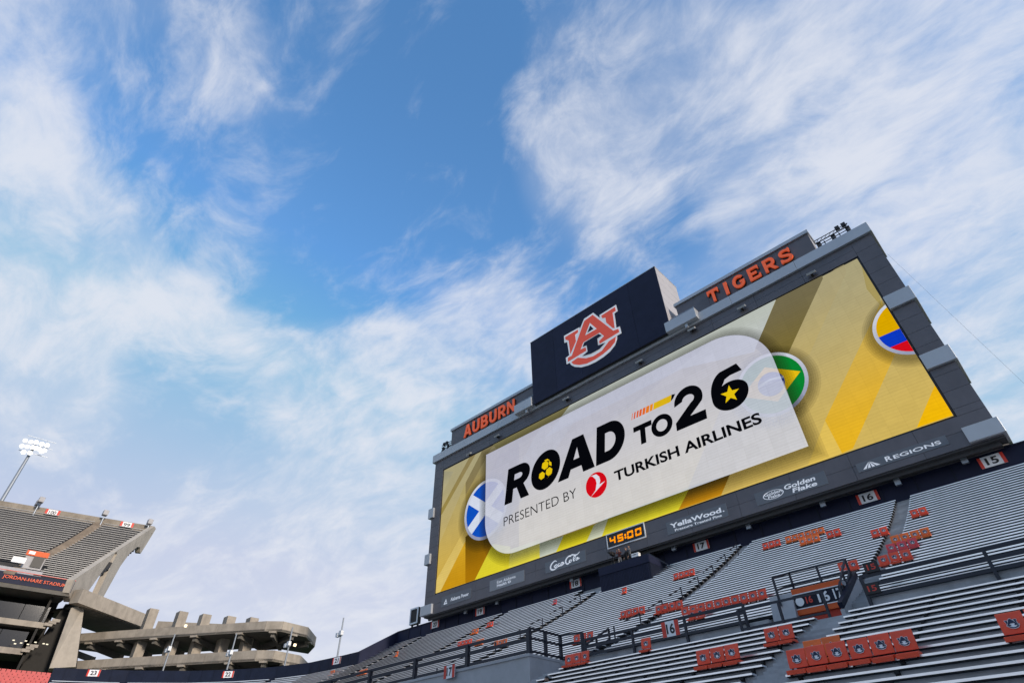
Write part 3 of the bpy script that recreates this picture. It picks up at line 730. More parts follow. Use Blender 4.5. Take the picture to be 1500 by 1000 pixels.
G['D'] = [[(0, 0), (0, 1), (0.45, 1)] + arc(0.45, 0.5, 0.55, 0.5, 90, -90, 24)[1:] , [(0.31, 0.26), (0.31, 0.74), (0.42, 0.74)] + arc(0.42, 0.5, 0.26, 0.24, 90, -90, 16)[1:]]
G['T'] = [[(0, 1), (1, 1), (1, 0.74), (0.64, 0.74), (0.64, 0), (0.36, 0), (0.36, 0.74), (0, 0.74)]]
G['o'] = [arc(0.5, 0.5, 0.5, 0.52, 0, 354, 36), arc(0.5, 0.5, 0.26, 0.28, 0, 354, 30)]
G['2'] = [[(0, 0), (0, 0.2), (0.56, 0.56)] + arc(0.5, 0.68, 0.2, 0.12, -40, 180, 14) + [(0.02, 0.62)] + arc(0.5, 0.66, 0.48, 0.36, 178, -25, 24) + [(0.8, 0.42), (0.5, 0.24), (1.0, 0.24), (1.0, 0)]]
G['6'] = [[(0.86, 1.02), (0.55, 1.0)] + arc(0.5, 0.45, 0.5, 0.56, 105, 180, 12) + arc(0.5, 0.36, 0.5, 0.38, 180, 360, 26) + arc(0.56, 0.38, 0.44, 0.28, 0, 120, 14) + [(0.40, 0.68), (0.46, 0.76), (0.62, 0.80), (0.96, 0.80)]]
def sbx(pbl, ptr): a, b = S_(*pbl), S_(*ptr); return a[0], b[0], a[1], b[1]
# ROAD: overall box from R lower left to D upper right
xa, xb, za, zb = sbx((741.6, 741.2), (921, 629)); 
za2 = S_(877.8, 683)[1]; zR = (za + za2) / 2
zt = S_(748.5, 686)[1]; zt = (zt + S_(880.5, 628)[1]) / 2
sh = 0.16; Hh = zt - zR; tot = xb - xa - sh * Hh
wR = [('R', 0.0, 0.225), ('O', 0.235, 0.49), ('A', 0.49, 0.765), ('D', 0.785, 1.0)]
xs_o = None
for ch, u0, u1 in wR:
    glyph('letter', G[ch], xa + tot * u0, xa + tot * u1, zR, zt, sh)
    if ch == 'O': xs_o = ((xa + tot * (u0 + u1) / 2 + sh * Hh / 2), (zR + zt) / 2, Hh)
YEL = led('pic_yellow', srgb(224, 190, 14), 1)
def poly_n(cx, cz, r, n, rot): return [(cx + r * math.cos(math.radians(rot + 360 * i / n)), cz + r * math.sin(math.radians(rot + 360 * i / n))) for i in range(n)]
bx, bz, bh = xs_o
for (dx, dz, r) in ((0.0, 0.12, 0.125), (-0.13, -0.13, 0.11), (0.12, -0.1, 0.12)): picw('ball_patch', poly_n(bx + dx * bh, bz + dz * bh, r * bh, 6, 15), YEL)
picw('ball_patch', [(bx - 0.02 * bh, bz + 0.27 * bh), (bx + 0.1 * bh, bz + 0.27 * bh), (bx + 0.17 * bh, bz + 0.2 * bh), (bx + 0.04 * bh, bz + 0.22 * bh)], YEL)
picw('ball_patch', [(bx + 0.14 * bh, bz + 0.2 * bh), (bx + 0.22 * bh, bz + 0.12 * bh), (bx + 0.22 * bh, bz + 0.02 * bh), (bx + 0.14 * bh, bz + 0.07 * bh)], YEL)
picw('ball_patch', [(bx + 0.03 * bh, bz - 0.27 * bh), (bx + 0.18 * bh, bz - 0.2 * bh), (bx + 0.22 * bh, bz - 0.1 * bh), (bx + 0.15 * bh, bz - 0.22 * bh)], YEL)
x0, x1, z0, z1 = sbx((934, 657), (987, 618)); zT = S_(929, 629)[1]; zB = (S_(938, 656.6)[1] + S_(958, 644)[1]) / 2
xT0 = S_(929, 629)[0]; wT = x1 - xT0
glyph('letter', G['T'], xT0 - 0.1, xT0 + wT * 0.47, zB, zT, 0.10); glyph('letter', G['o'], xT0 + wT * 0.46, x1, zB - 0.05, zT + 0.05, 0.06)
z2b = S_(994.6, 633.5)[1]; z2t = S_(1025, 562)[1]; x20 = S_(994.6, 633.5)[0]; x21 = S_(1042, 612)[0]; x60 = S_(1046, 590)[0]; x61 = S_(1100, 570)[0]
glyph('letter', G['2'], x20, x21 - 0.25, z2b, z2t, 0.10); glyph('letter', G['6'], x60 - 0.05, x61 - 0.1, z2b - 0.1, z2t, 0.05)
def star(cx, cz, r): return [(cx + (r if i % 2 == 0 else r * 0.42) * math.sin(math.radians(36 * i + 8)), cz + (r if i % 2 == 0 else r * 0.42) * math.cos(math.radians(36 * i + 8))) for i in range(10)]
sc = S_(1072.5, 579.5); picw('star', star(sc[0], sc[1], 0.98), YEL)
# speed stripes
zs0, zs1 = (S_(927, 618)[1] + S_(985, 591)[1]) / 2, (S_(926.5, 606)[1] + S_(990, 582)[1]) / 2
xs0, xs1 = S_(927, 612)[0], S_(986, 588)[0]; wS = xs1 - xs0
for (u0, u1, c) in ((0, 0.025, (214, 130, 110)), (0.06, 0.095, (206, 84, 50)), (0.13, 0.175, (210, 92, 52)), (0.20, 0.26, (214, 92, 40)), (0.285, 0.35, (218, 100, 36)), (0.37, 0.45, (222, 120, 30)), (0.47, 0.54, (226, 136, 28)), (0.56, 0.99, (216, 176, 22))):
    picw('stripe', [(xs0 + wS * u0, zs0), (xs0 + wS * u1, zs0), (xs0 + wS * u1 + 0.25, zs1), (xs0 + wS * u0 + 0.25, zs1)], led('pic_str%d' % int(u0 * 100), srgb(*c), 1))
picw('stripe', [(xs0 + wS * 0.995, zs0 + 0.05), (xs0 + wS * 1.06, zs0 + 0.25), (xs0 + wS * 1.09 + 0.2, zs1 - 0.1), (xs0 + wS * 0.995 + 0.25, zs1)], INK)
zb_ = (S_(741.6, 771.6)[1] + S_(845, 732)[1]) / 2; zt_ = (S_(742, 757.5)[1] + S_(848.6, 717)[1]) / 2
onscreen(words('letters', 'PRESENTED BY', S_(741.8, 766)[0], S_(848, 722)[0], zb_, zt_, SY(), INK, None, -0.008))
zb_ = (S_(908.5, 707)[1] + S_(1116, 622.5)[1]) / 2; zt_ = (S_(903, 691.7)[1] + S_(1112, 608)[1]) / 2
onscreen(words('letters', 'TURKISH AIRLINES', S_(903.5, 697)[0], S_(1118.5, 615)[0], zb_, zt_, SY(), INK, None, 0.028))
rc = S_(877.4, 711.5); rt = S_(880, 691.5); rR = abs(rt[1] - rc[1]) * 0.97
picw('round_logo', ell(rc[0], rc[1], rR), led('pic_red', srgb(206, 10, 24), 1))
gw = led('pic_gull', srgb(216, 216, 226), 1)
picw('bird_mark', [(rc[0] + a * rR, rc[1] + b * rR) for a, b in [(-0.62, -0.80), (-0.12, -0.42), (0.05, 0.1), (0.0, 0.45), (-0.28, 0.80), (-0.55, 0.86), (0.1, 0.84), (0.36, 0.55), (0.42, 0.2), (0.30, -0.08), (0.86, 0.02), (0.2, -0.35)]], gw)
# ---- sponsor boards along the bottom
def sponsor(px, m=SPON):
    o = flat('sponsor_board', px, BY - 0.02, m, None, 0.018, refY=BY); return sb(o)
def sp_words(s, bl, tr, offset=0.0, shear=0.0, m=GREYW):
    a, b = atY(*bl, BY - 0.045), atY(*tr, BY - 0.045)
    return sb(words('letters', s, a.x, b.x, a.z, b.z, BY - 0.045, m, None, offset, shear))
def B_(px, py): q = atY(px, py, BY); return q.x, q.z
def sponsor_rect(bl, tr, m=SPON):
    (x0, z0), (x1, z1) = B_(*bl), B_(*tr)
    return sb(flatw('sponsor_board', [(x0, z0), (x1, z0), (x1, z1), (x0, z1)], BY - 0.02, m, None, 0.018))
def rel(r, s, u0, u1, v0, v1, offset=0.0, shear=0.0, m=SPW):
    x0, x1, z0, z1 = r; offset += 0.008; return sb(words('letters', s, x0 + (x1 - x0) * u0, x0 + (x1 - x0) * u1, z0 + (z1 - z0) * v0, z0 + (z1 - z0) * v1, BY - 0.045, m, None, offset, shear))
def rect(bl, tr): (x0, z0), (x1, z1) = B_(*bl), B_(*tr); return (x0, x1, z0, z1)
def relp(r, polys, m=SPW):
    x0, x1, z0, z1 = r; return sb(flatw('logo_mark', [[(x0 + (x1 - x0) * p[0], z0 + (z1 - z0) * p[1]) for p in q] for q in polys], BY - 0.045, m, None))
# utility company board
q = ((646.5, 889.5), (690.5, 860)); sponsor_rect(*q); r = rect(*q)
relp(r, [[(0.08, 0.2), (0.16, 0.72), (0.21, 0.2)], [(0.13, 0.3), (0.165, 0.5), (0.185, 0.3)]], SPW); rel(r, 'Alabama Power', 0.32, 0.93, 0.32, 0.66, 0.01)
# health board
q = ((717.5, 866.5), (768, 834)); sponsor_rect(*q, SPONL); r = rect(*q)
rel(r, 'East Alabama', 0.22, 0.76, 0.54, 0.80, 0.0); rel(r, 'Health', 0.22, 0.50, 0.22, 0.48, 0.012); relp(r, [ell(0.58, 0.35, 0.042, 0.12, 16), ell(0.58, 0.35, 0.02, 0.06, 12)])
# cola script board: pen strokes
q = ((799.5, 840), (857.5, 804.5)); sponsor_rect(*q); r = rect(*q)
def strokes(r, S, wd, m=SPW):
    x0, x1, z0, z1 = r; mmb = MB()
    for pts in S:
        P = [Vector((x0 + (x1 - x0) * p[0], z0 + (z1 - z0) * p[1])) for p in pts]; ws = [wd * (p[2] if len(p) > 2 else 1) for p in pts]
        # smooth by Catmull-Rom
        Q = []; 
        for i in range(len(P) - 1):
            p0, p1, p2, p3 = P[max(0, i - 1)], P[i], P[i + 1], P[min(len(P) - 1, i + 2)]
            for k in range(5):
                t_ = k / 5; Q.append((0.5 * ((2 * p1) + (p2 - p0) * t_ + (2 * p0 - 5 * p1 + 4 * p2 - p3) * t_ ** 2 + (3 * p1 - p0 - 3 * p2 + p3) * t_ ** 3), ws[i] + (ws[i + 1] - ws[i]) * t_))
        Q.append((P[-1], ws[-1])); b = len(mmb.v)
        for i, (p, w_) in enumerate(Q):
            a, c = Q[max(0, i - 1)][0], Q[min(len(Q) - 1, i + 1)][0]; d = (c - a)
            d = d.normalized() if d.length > 1e-6 else Vector((1, 0)); n_ = Vector((-d.y, d.x)) * w_ / 2
            mmb.v += [(p.x + n_.x, BY - 0.045 , p.y + n_.y), (p.x - n_.x, BY - 0.045, p.y - n_.y)]
        for i in range(len(Q) - 1): mmb.f.append((b + 2 * i, b + 2 * i + 1, b + 2 * i + 3, b + 2 * i + 2))
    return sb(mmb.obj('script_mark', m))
strokes(r, [
 [(0.30, 0.78, .5), (0.25, 0.88, 1), (0.17, 0.70, 1.5), (0.135, 0.42, 1.6), (0.16, 0.20, 1.5), (0.23, 0.14, 1.0), (0.34, 0.30, .6), (0.40, 0.26, .5), (0.46, 0.32, .4)],
 [(0.27, 0.50, 1), (0.23, 0.40, 1), (0.25, 0.30, 1), (0.295, 0.36, .8), (0.30, 0.48, .8), (0.27, 0.52, .8)],
 [(0.37, 0.52, .8), (0.335, 0.50, .9), (0.325, 0.36, 1), (0.36, 0.32, .9), (0.40, 0.40, .6)],
 [(0.45, 0.54, .8), (0.41, 0.52, .9), (0.40, 0.38, 1), (0.43, 0.34, .8), (0.46, 0.54, .9), (0.455, 0.38, 1), (0.49, 0.40, .5)],
 [(0.66, 0.78, .5), (0.615, 0.90, 1), (0.545, 0.74, 1.4), (0.515, 0.50, 1.6), (0.54, 0.28, 1.4), (0.585, 0.26, 1), (0.61, 0.40, .6)],
 [(0.60, 0.84, .6), (0.68, 0.92, 1.2), (0.77, 0.80, 1.2), (0.82, 0.84, .8), (0.87, 0.98, .5)],
 [(0.63, 0.52, 1), (0.60, 0.42, 1), (0.62, 0.32, 1), (0.655, 0.38, .8), (0.66, 0.48, .8), (0.63, 0.53, .8)],
 [(0.70, 0.40, .7), (0.76, 0.66, .9), (0.74, 0.76, .9), (0.71, 0.62, 1), (0.705, 0.36, 1), (0.74, 0.36, .6)],
 [(0.81, 0.54, .8), (0.775, 0.50, .9), (0.765, 0.38, 1), (0.79, 0.34, .8), (0.82, 0.54, .9), (0.815, 0.38, 1), (0.86, 0.44, .5)]], 0.12)
# clock
q = ((890.5, 805), (943, 763.5)); (x0, x1, z0, z1) = rect((891, 804.5), (943.5, 764.5))
CK = sb(flatw('clock_frame', [[(x0, z0), (x1, z0), (x1, z1), (x0, z1)], [(x0 + .09, z0 + .09), (x1 - .09, z0 + .09), (x1 - .09, z1 - .09), (x0 + .09, z1 - .09)]], BY - 0.06, WHITE, None, 0.06))
sb(flatw('clock_face', [(x0 + .09, z0 + .09), (x1 - .09, z0 + .09), (x1 - .09, z1 - .09), (x0 + .09, z1 - .09)], BY - 0.05, BLACKP, None, 0.05))
AMB = led('clock_amber', srgb(255, 150, 10), 1.15)
def seg_digit(d, x, z, w_, h_, t_):
    segs = {'0': 'abcdef', '4': 'fgbc', '5': 'afgcd'}[d]; g_ = t_ * 0.18
    H2 = h_ / 2
    geo = {'a': (x + g_, x + w_ - g_, z + h_ - t_, z + h_), 'd': (x + g_, x + w_ - g_, z, z + t_), 'g': (x + g_, x + w_ - g_, z + H2 - t_ / 2, z + H2 + t_ / 2),
           'f': (x, x + t_, z + H2 + g_, z + h_ - g_), 'b': (x + w_ - t_, x + w_, z + H2 + g_, z + h_ - g_), 'e': (x, x + t_, z + g_, z + H2 - g_), 'c': (x + w_ - t_, x + w_, z + g_, z + H2 - g_)}
    for s_ in segs:
        a, b, c, d_ = geo[s_]; k = 0.07
        sb(flatw('digit_segment', [(a + k * (c - z) , c), (b + k * (c - z), c), (b + k * (d_ - z), d_), (a + k * (d_ - z), d_)], BY - 0.108, AMB, None))
cw_ = (x1 - x0 - 0.5); dw = cw_ * 0.175; hh = z1 - z0 - 0.75
for d, u in (('4', 0.03), ('5', 0.265), ('0', 0.555), ('0', 0.79)): seg_digit(d, x0 + 0.22 + cw_ * u, z0 + 0.36, dw, hh, 0.17)
for v in (0.3, 0.66): sb(flatw('colon_dot', ell(x0 + 0.25 + cw_ * 0.5, z0 + 0.36 + hh * v, 0.12, n=12), BY - 0.108, AMB, None))
# timber board
r = rect((982, 783), (1061, 738.5)); sponsor_rect((979, 783.5), (1063, 736.5)); 
rel(r, 'YellaWood', 0.03, 0.93, 0.46, 0.86, 0.022); rel(r, 'Pressure Treated Pine', 0.10, 0.92, 0.14, 0.34, 0.012); relp(r, [ell(0.965, 0.5, 0.014, 0.05, 12)])
# snack board
q = ((1110, 741), (1207, 689)); sponsor_rect(*q); r = rect((1110, 741), (1207, 689))
relp(r, [ell(0.26, 0.48, 0.15, 0.33, 36), ell(0.26, 0.48, 0.137, 0.295, 36)], SPW)
rel(r, 'Golden', 0.135, 0.385, 0.48, 0.72, 0.012); rel(r, 'Flake', 0.18, 0.35, 0.24, 0.46, 0.012)
rel(r, 'Golden', 0.43, 0.86, 0.52, 0.88, 0.018, 0.12, SPW); rel(r, 'Flake', 0.52, 0.86, 0.12, 0.46, 0.018, 0.12, SPW)
# bank board
q = ((1258.5, 692.5), (1384, 637)); sponsor_rect(*q); r = rect(*q)
for tri in ([(0.06, 0.18), (0.15, 0.82), (0.10, 0.18)], [(0.115, 0.18), (0.155, 0.82), (0.15, 0.18)], [(0.165, 0.18), (0.16, 0.82), (0.20, 0.18)], [(0.215, 0.18), (0.165, 0.82), (0.26, 0.18)]): relp(r, [tri], SPW)
rel(r, 'R', 0.33, 0.405, 0.24, 0.76, 0.012, 0, SPW); rel(r, 'EGIONS', 0.42, 0.93, 0.26, 0.66, 0.01, 0, SPW)
# ---- camera floodlights on the top band
for (px, py) in ((687, 664.5), (728, 638), (829, 583.5), (936, 529), (1013, 482), (1086, 450), (1188, 400)):
    c = atY(px, py, BY - 0.35)
    Fo = sb(MB().obox((c.x, BY - 0.36, c.z), Vector((1, 0, 0)), Vector((0, 0.85, 0.52)), Vector((0, -0.52, 0.85)), 0.42, 0.22, 0.1).obj('face_light', CAP))
    sb(MB().box(c.x - 0.1, c.x + 0.1, BY - 0.32, BY + 0.02, c.z - 0.22, c.z - 0.05).obj('light_arm', DARK))
# ---- name panels on top
def name_panel(x0, x1, z0, z1, txt, letters_box):
    yb = BY + 0.25
    sbbox('name_panel_core', x0 + 0.02, x1 - 0.02, yb + 0.1, yb + 2.0, z0, z1 - 0.1, CLADS)
    n = 4
    for i in range(n): sbbox('cladding_panel', x0 + (x1 - x0) * i / n + 0.012, x0 + (x1 - x0) * (i + 1) / n - 0.012, yb, yb + 0.1, z0, z1 - 0.4, CLAD)
    for sx in (x0, x1 - 0.02): sbbox('side_panel', sx, sx + 0.02 + 0.001, yb + 0.11, yb + 2.0, z0, z1 - 0.1, WHITEP)
    for i in range(n): sbbox('metal_cap', x0 - 0.15 + (x1 - x0 + 0.3) * i / n + 0.006, x0 - 0.15 + (x1 - x0 + 0.3) * (i + 1) / n - 0.006, yb - 0.18, yb + 2.1, z1 - 0.4, z1, CAP)
# slab-serif block letters on a 6 x 7 grid of strokes
def sl(P): return P
SG = {}
def box_(a, b, c, d): return [(a, c), (b, c), (b, d), (a, d)]
t1 = 0.2
SG['T'] = [[(0.39, 0), (0.61, 0), (0.61, 0.8), (0.84, 0.8), (0.90, 0.64), (1.0, 0.64), (0.98, 1), (0.02, 1), (0, 0.64), (0.10, 0.64), (0.16, 0.8), (0.39, 0.8)], ]
SG['I'] = [[(0.3, 0), (0.7, 0), (0.7, 1), (0.3, 1)]]
SG['G'] = [arc(0.52, 0.5, 0.52, 0.5, 40, 330, 28) + [(0.99, 0.52), (0.60, 0.52), (0.60, 0.36), (0.76, 0.36), (0.74, 0.27)] + arc(0.52, 0.5, 0.29, 0.30, 318, 50, 22)]
SG['E'] = [[(0.06, 0), (0.98, 0), (1, 0.3), (0.9, 0.3), (0.84, 0.18), (0.3, 0.18), (0.3, 0.42), (0.74, 0.42), (0.74, 0.59), (0.3, 0.59), (0.3, 0.82), (0.82, 0.82), (0.88, 0.7), (0.97, 0.7), (0.95, 1), (0.06, 1)]]
SG['R'] = [[(0.04, 0), (0.28, 0), (0.28, 0.34), (0.44, 0.34), (0.74, 0), (1.04, 0), (0.70, 0.37)] + arc(0.6, 0.68, 0.36, 0.32, -65, 90, 14) + [(0.04, 1)], [(0.28, 0.52), (0.28, 0.82), (0.56, 0.82)] + arc(0.56, 0.67, 0.15, 0.15, 90, -90, 10)[1:]]
SG['S'] = [[(0.02, 0.04), (0.12, 0.0), (0.2, 0.06)] + arc(0.52, 0.28, 0.46, 0.28, -110, 60, 16) + [(0.50, 0.60), (0.28, 0.68), (0.30, 0.78)] + arc(0.52, 0.76, 0.22, 0.08, 150, 30, 8) + [(0.80, 0.68), (0.90, 0.68), (0.92, 0.98), (0.84, 1.0), (0.76, 0.95)] + arc(0.46, 0.73, 0.42, 0.27, 60, 240, 16) + [(0.56, 0.40), (0.74, 0.30), (0.70, 0.22)] + arc(0.5, 0.26, 0.24, 0.10, -20, -160, 8) + [(0.14, 0.32), (0.04, 0.32)]]
SG['A'] = [[(-0.04, 0), (0.20, 0), (0.27, 0.2), (0.70, 0.2), (0.78, 0), (1.04, 0), (0.62, 1), (0.36, 1)], [(0.34, 0.37), (0.63, 0.37), (0.49, 0.76)]]
SG['U'] = [[(0.02, 1), (0.26, 1), (0.26, 0.42)] + arc(0.5, 0.40, 0.24, 0.21, 180, 360, 14) + [(0.74, 1), (0.98, 1), (0.98, 0.4)] + arc(0.5, 0.40, 0.48, 0.40, 0, -180, 22)[1:]]
SG['B'] = [[(0.04, 0), (0.6, 0)] + arc(0.62, 0.28, 0.36, 0.28, -90, 60, 14) + arc(0.58, 0.73, 0.34, 0.27, -40, 90, 14) + [(0.04, 1)], [(0.28, 0.17), (0.28, 0.42), (0.58, 0.42)] + arc(0.58, 0.295, 0.14, 0.125, 90, -90, 8)[1:], [(0.28, 0.59), (0.28, 0.83), (0.54, 0.83)] + arc(0.54, 0.71, 0.13, 0.12, 90, -90, 8)[1:]]
SG['N'] = [[(0.03, 0), (0.24, 0), (0.24, 0.62), (0.76, 0), (0.97, 0), (0.97, 1), (0.76, 1), (0.76, 0.38), (0.24, 1), (0.03, 1)]]
def letter_row(txt, x0, x1, z0, z1, gaps):
    n = len(txt); wd = (x1 - x0) / (n + gaps * (n - 1)); x = x0
    for ch in txt:
        ww = wd * (0.55 if ch == 'I' else 1.0)
        if ch == 'I': x += 0.0
        P = [[(x + p[0] * (ww if ch != 'I' else wd * 0.7), z0 + p[1] * (z1 - z0)) for p in q] for q in SG[ch]]
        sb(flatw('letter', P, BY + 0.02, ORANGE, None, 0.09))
        # dark return behind the face
        Pd = [[(p[0] + 0.05, p[1] - 0.07) for p in q] for q in P[:1]]
        sb(flatw('letter_return', P[:1] if False else Pd, BY + 0.18, DARK, None, 0.065))
        x += (wd * 0.62 if ch == 'I' else wd) + wd * gaps
name_panel(-18.6, -3.3, 41.95, 45.15, 'TIGERS', None)
a0, a1 = atY(1039, 433, BY), atY(1168, 372, BY)
lz0, lz1 = 42.42 + CAMH, 44.15 + CAMH
letter_row('TIGERS', atY(1037, 436, BY).x, atY(1170, 372, BY).x, lz0, lz1, 0.32)
name_panel(-57.6, -40.2, 41.95, 45.3, 'AUBURN', None)
letter_row('AUBURN', atY(680, 636, BY).x, atY(754, 598, BY).x, 42.4 + CAMH, 44.35 + CAMH, 0.2)
# service balconies beside the emblem box
for (x0, x1) in ((-20.0, -16.2), (-43.5, -40.4)):
    sbbox('balcony', x0, x1, BY - 0.9, BY + 0.2, 41.0, 42.35, CAP, 0.02)
    for k in range(4): sbbox('balcony_rail', x0 + 0.3 + k * (x1 - x0 - 0.8) / 3, x0 + 0.36 + k * (x1 - x0 - 0.8) / 3, BY - 0.2, BY - 0.14, 42.35, 43.1, STEEL)
    sbbox('balcony_rail', x0 + 0.1, x1 - 0.2, BY - 0.2, BY - 0.14, 43.02, 43.1, STEEL)
    sbbox('balcony_light', (x0 + x1) / 2 + 0.3, (x0 + x1) / 2 + 0.6, BY - 0.7, BY - 0.4, 40.5, 41.0, CAP)
# emblem box
EY = 46.6
ex0, ex1, ez0, ez1 = -40.17, -19.45, 41.05, 51.55
sbbox('emblem_box', ex0 + 0.02, ex1 - 0.14, EY + 0.08, EY + 5.1, ez0 + 0.03, ez1 - 0.03, DARK)
for i in range(5):
    for j in range(1):
        sbbox('emblem_panel', ex0 + (ex1 - ex0) * i / 5 + 0.012, ex0 + (ex1 - ex0) * (i + 1) / 5 - 0.012, EY, EY + 0.08, ez0, ez1, NAVYP)
for i in range(8): sbbox('side_panel', ex1 - 0.14, ex1, EY + 0.10, EY + 5.1, ez0 + (ez1 - ez0) * i / 8 + 0.012, ez0 + (ez1 - ez0) * (i + 1) / 8 - 0.012, WHITEP)
for i in range(8): sbbox('side_panel', ex0, ex0 + 0.02, EY + 0.10, EY + 5.1, ez0 + (ez1 - ez0) * i / 8 + 0.012, ez0 + (ez1 - ez0) * (i + 1) / 8 - 0.012, WHITEP)
sbbox('box_roof', ex0 - 0.03, ex1 + 0.03, EY - 0.02, EY + 5.15, ez1, ez1 + 0.08, CAP)
# interlocked letter emblem traced from the photograph (pixels: 820 + x / 9.52, 440 + y / 9.52)
def emb(pts): return [(820 + x_ / 9.52, 440 + y_ / 9.52) for x_, y_ in pts]
E_out = [(60, 495), (275, 375), (282, 400), (340, 258), (468, 172), (560, 245), (556, 205), (785, 62), (808, 148), (762, 180), (790, 385), (838, 362), (862, 455), (800, 492), (800, 540), (770, 625), (700, 715), (610, 790), (500, 860), (400, 905), (300, 932), (210, 925), (160, 900), (142, 868), (98, 890), (86, 800), (135, 765), (105, 580), (66, 592)]
E_orange = [
 [(118, 800), (172, 772), (345, 290), (462, 203), (750, 425), (820, 398), (832, 440), (560, 605), (552, 570), (622, 498), (560, 448), (330, 585), (290, 690), (362, 655), (372, 700), (118, 855)],   # A
 [(78, 515), (255, 410), (258, 445), (215, 480), (228, 570), (152, 745), (128, 560), (85, 548)],                                                        # left stem
 [(582, 215), (772, 95), (784, 145), (738, 172), (768, 388), (740, 385), (652, 310), (640, 240), (596, 250)],                                            # right stem
 [(165, 862), (255, 800), (370, 808), (470, 780), (590, 705), (690, 570), (785, 508), (772, 580), (710, 660), (610, 745), (500, 820), (380, 880), (270, 900), (195, 890)]]  # bowl
E_hole = [(360, 490), (425, 318), (520, 398)]
E_navy = [[(390, 455), (430, 355), (478, 398)], [(345, 592), (545, 470), (590, 490), (528, 535), (540, 632), (640, 590), (560, 680), (440, 745), (320, 780), (395, 715), (380, 628), (325, 650)]]
def sbflat(name, P, Y, m, depth): return sb(flat(name, P, Y, m, None, depth, refY=EY))
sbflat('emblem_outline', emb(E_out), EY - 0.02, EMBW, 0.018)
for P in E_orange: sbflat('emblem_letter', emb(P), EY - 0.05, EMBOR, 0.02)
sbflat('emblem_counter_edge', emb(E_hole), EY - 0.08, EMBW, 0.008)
for P in E_navy: sbflat('emblem_counter', emb(P), EY - 0.095, NAVYP, 0.006)
# small emblem reused on the seat backs: outline units about 0.24 m wide, upright
def emblem_small():
    pts = lambda P: [((x_ - 460) / 760, -(y_ - 500) / 760 - (x_ - 460) / 760 * 0.56) for x_, y_ in P]
    def norm(P): return [(a * 0.21, b * 0.21) for a, b in pts(P)]
    o_ = curve_mesh('emblem_backing', [norm(E_out)]); l_ = curve_mesh('emblem_letters', [norm(P) for P in E_orange] ); return stand_up(o_, 0), stand_up(l_, 0)
EM_O, EM_L = emblem_small(); NAVYE = mat('emblem_navy', (0.01, 0.016, 0.05), 0.5); EM_O.materials.append(WHITE); EM_L.materials.append(NAVYE)
# ---- stage lights on trusses at the two top corners
def stage_truss(x0, x1, lab, n_l, flip):
    T = thing('stage_light_truss', lab, 'stage lights', 'stage light trusses on the scoreboard', ((x0 + x1) / 2, BY + 1.0, 41.9 + CAMH))
    o = Vector(T.location); hx = (x1 - x0) / 2
    for yy in (-0.2, 0.2):
        for zz in (1.55, 1.95): MB().bar((-hx, yy, zz), (hx, yy, zz), 0.06).obj('truss_chord', DARK, T)
    k = 8
    for i in range(k):
        a, b = -hx + 2 * hx * i / k, -hx + 2 * hx * (i + 1) / k
        MB().bar((a, -0.2, 1.55), (b, -0.2, 1.95), 0.035).obj('truss_lace', DARK, T)
    for s_ in (-0.55, 0.35): MB().bar((hx * s_, 0, 0), (hx * s_, 0, 1.55), 0.09).obj('truss_leg', DARK, T)
    for i in range(n_l):
        x = -hx + 0.2 + (2 * hx - 0.4) * i / (n_l - 1)
        h = MB().tube((x, 0, 1.45), (x, -0.12, 0.85), 0.16, 0.24, 10); h.tube((x, -0.12, 0.85), (x + 0.02, -0.2, 0.55), 0.2, 0.15, 10); h.box(x - 0.2, x + 0.2, -0.12, 0.12, 1.3, 1.6)
        h.obj('moving_head', DARK, T)
    for i in range(2):
        x = flip * (hx - 0.35 - i * 0.6); MB().box(x - 0.2, x + 0.2, -0.15, 0.15, 1.98, 2.38).obj('strobe_box', DARK, T)
stage_truss(-3.1, 0.1, 'black stage lights on a truss at the right top corner of the scoreboard', 3, 1)
stage_truss(-60.5, -57.8, 'black stage lights on a truss at the left top corner of the scoreboard', 3, -1)
# thin stay cable to the right of the board
cb = MB().tube(atY(1300, 372, BY + 3.5), atY(1505, 566, BY + 2.0), 0.006, n=6); tag(cb.obj('stay_cable', DARK), 'thin cable slanting down through the sky right of the scoreboard', 'cable')

# ================================================================ CAMERA PLATFORM + PEOPLE UP THERE
PLY = 45.7
pA, pB = atY(879, 846, PLY), atY(951, 822, PLY)
PX0, PX1 = pA.x, pB.x; PZ0, PZ1 = atY(886, 858, PLY).z - 0.8, atY(879, 832, PLY).z
CP = thing('camera_platform', 'navy ribbed camera platform with people on it, below the clock', 'platform', None, (PX0, PLY, PZ0))
MB().box(0, PX1 - PX0, 0, 3.2, 0, PZ1 - PZ0 - 0.32).obj('deck_box', NAVY, CP)
nr = int((PX1 - PX0) / 0.16)
rib = MB().box(0, 0.08, -0.03, 0, 0, PZ1 - PZ0 - 0.75).mesh('rib')
for i in range(nr): link('rib', rib, NAVYP, CP, loc=(i * 0.16, 0, 0))
MB().box(-0.05, PX1 - PX0 + 0.05, -0.08, 0.0, PZ1 - PZ0 - 0.72, PZ1 - PZ0).obj('front_panel', NAVYP, CP)
MB().box(PX1 - PX0 - 0.06, PX1 - PX0 + 0.02, 0.0, 2.0, PZ1 - PZ0 - 0.72, PZ1 - PZ0).obj('side_panel', NAVYP, CP)
MB().bar((PX1 - PX0 + 0.1, 0, PZ1 - PZ0), (PX1 - PX0 + 1.9, 0, PZ1 - PZ0 - 1.5), 0.08).obj('stair_rail', RAIL, CP)

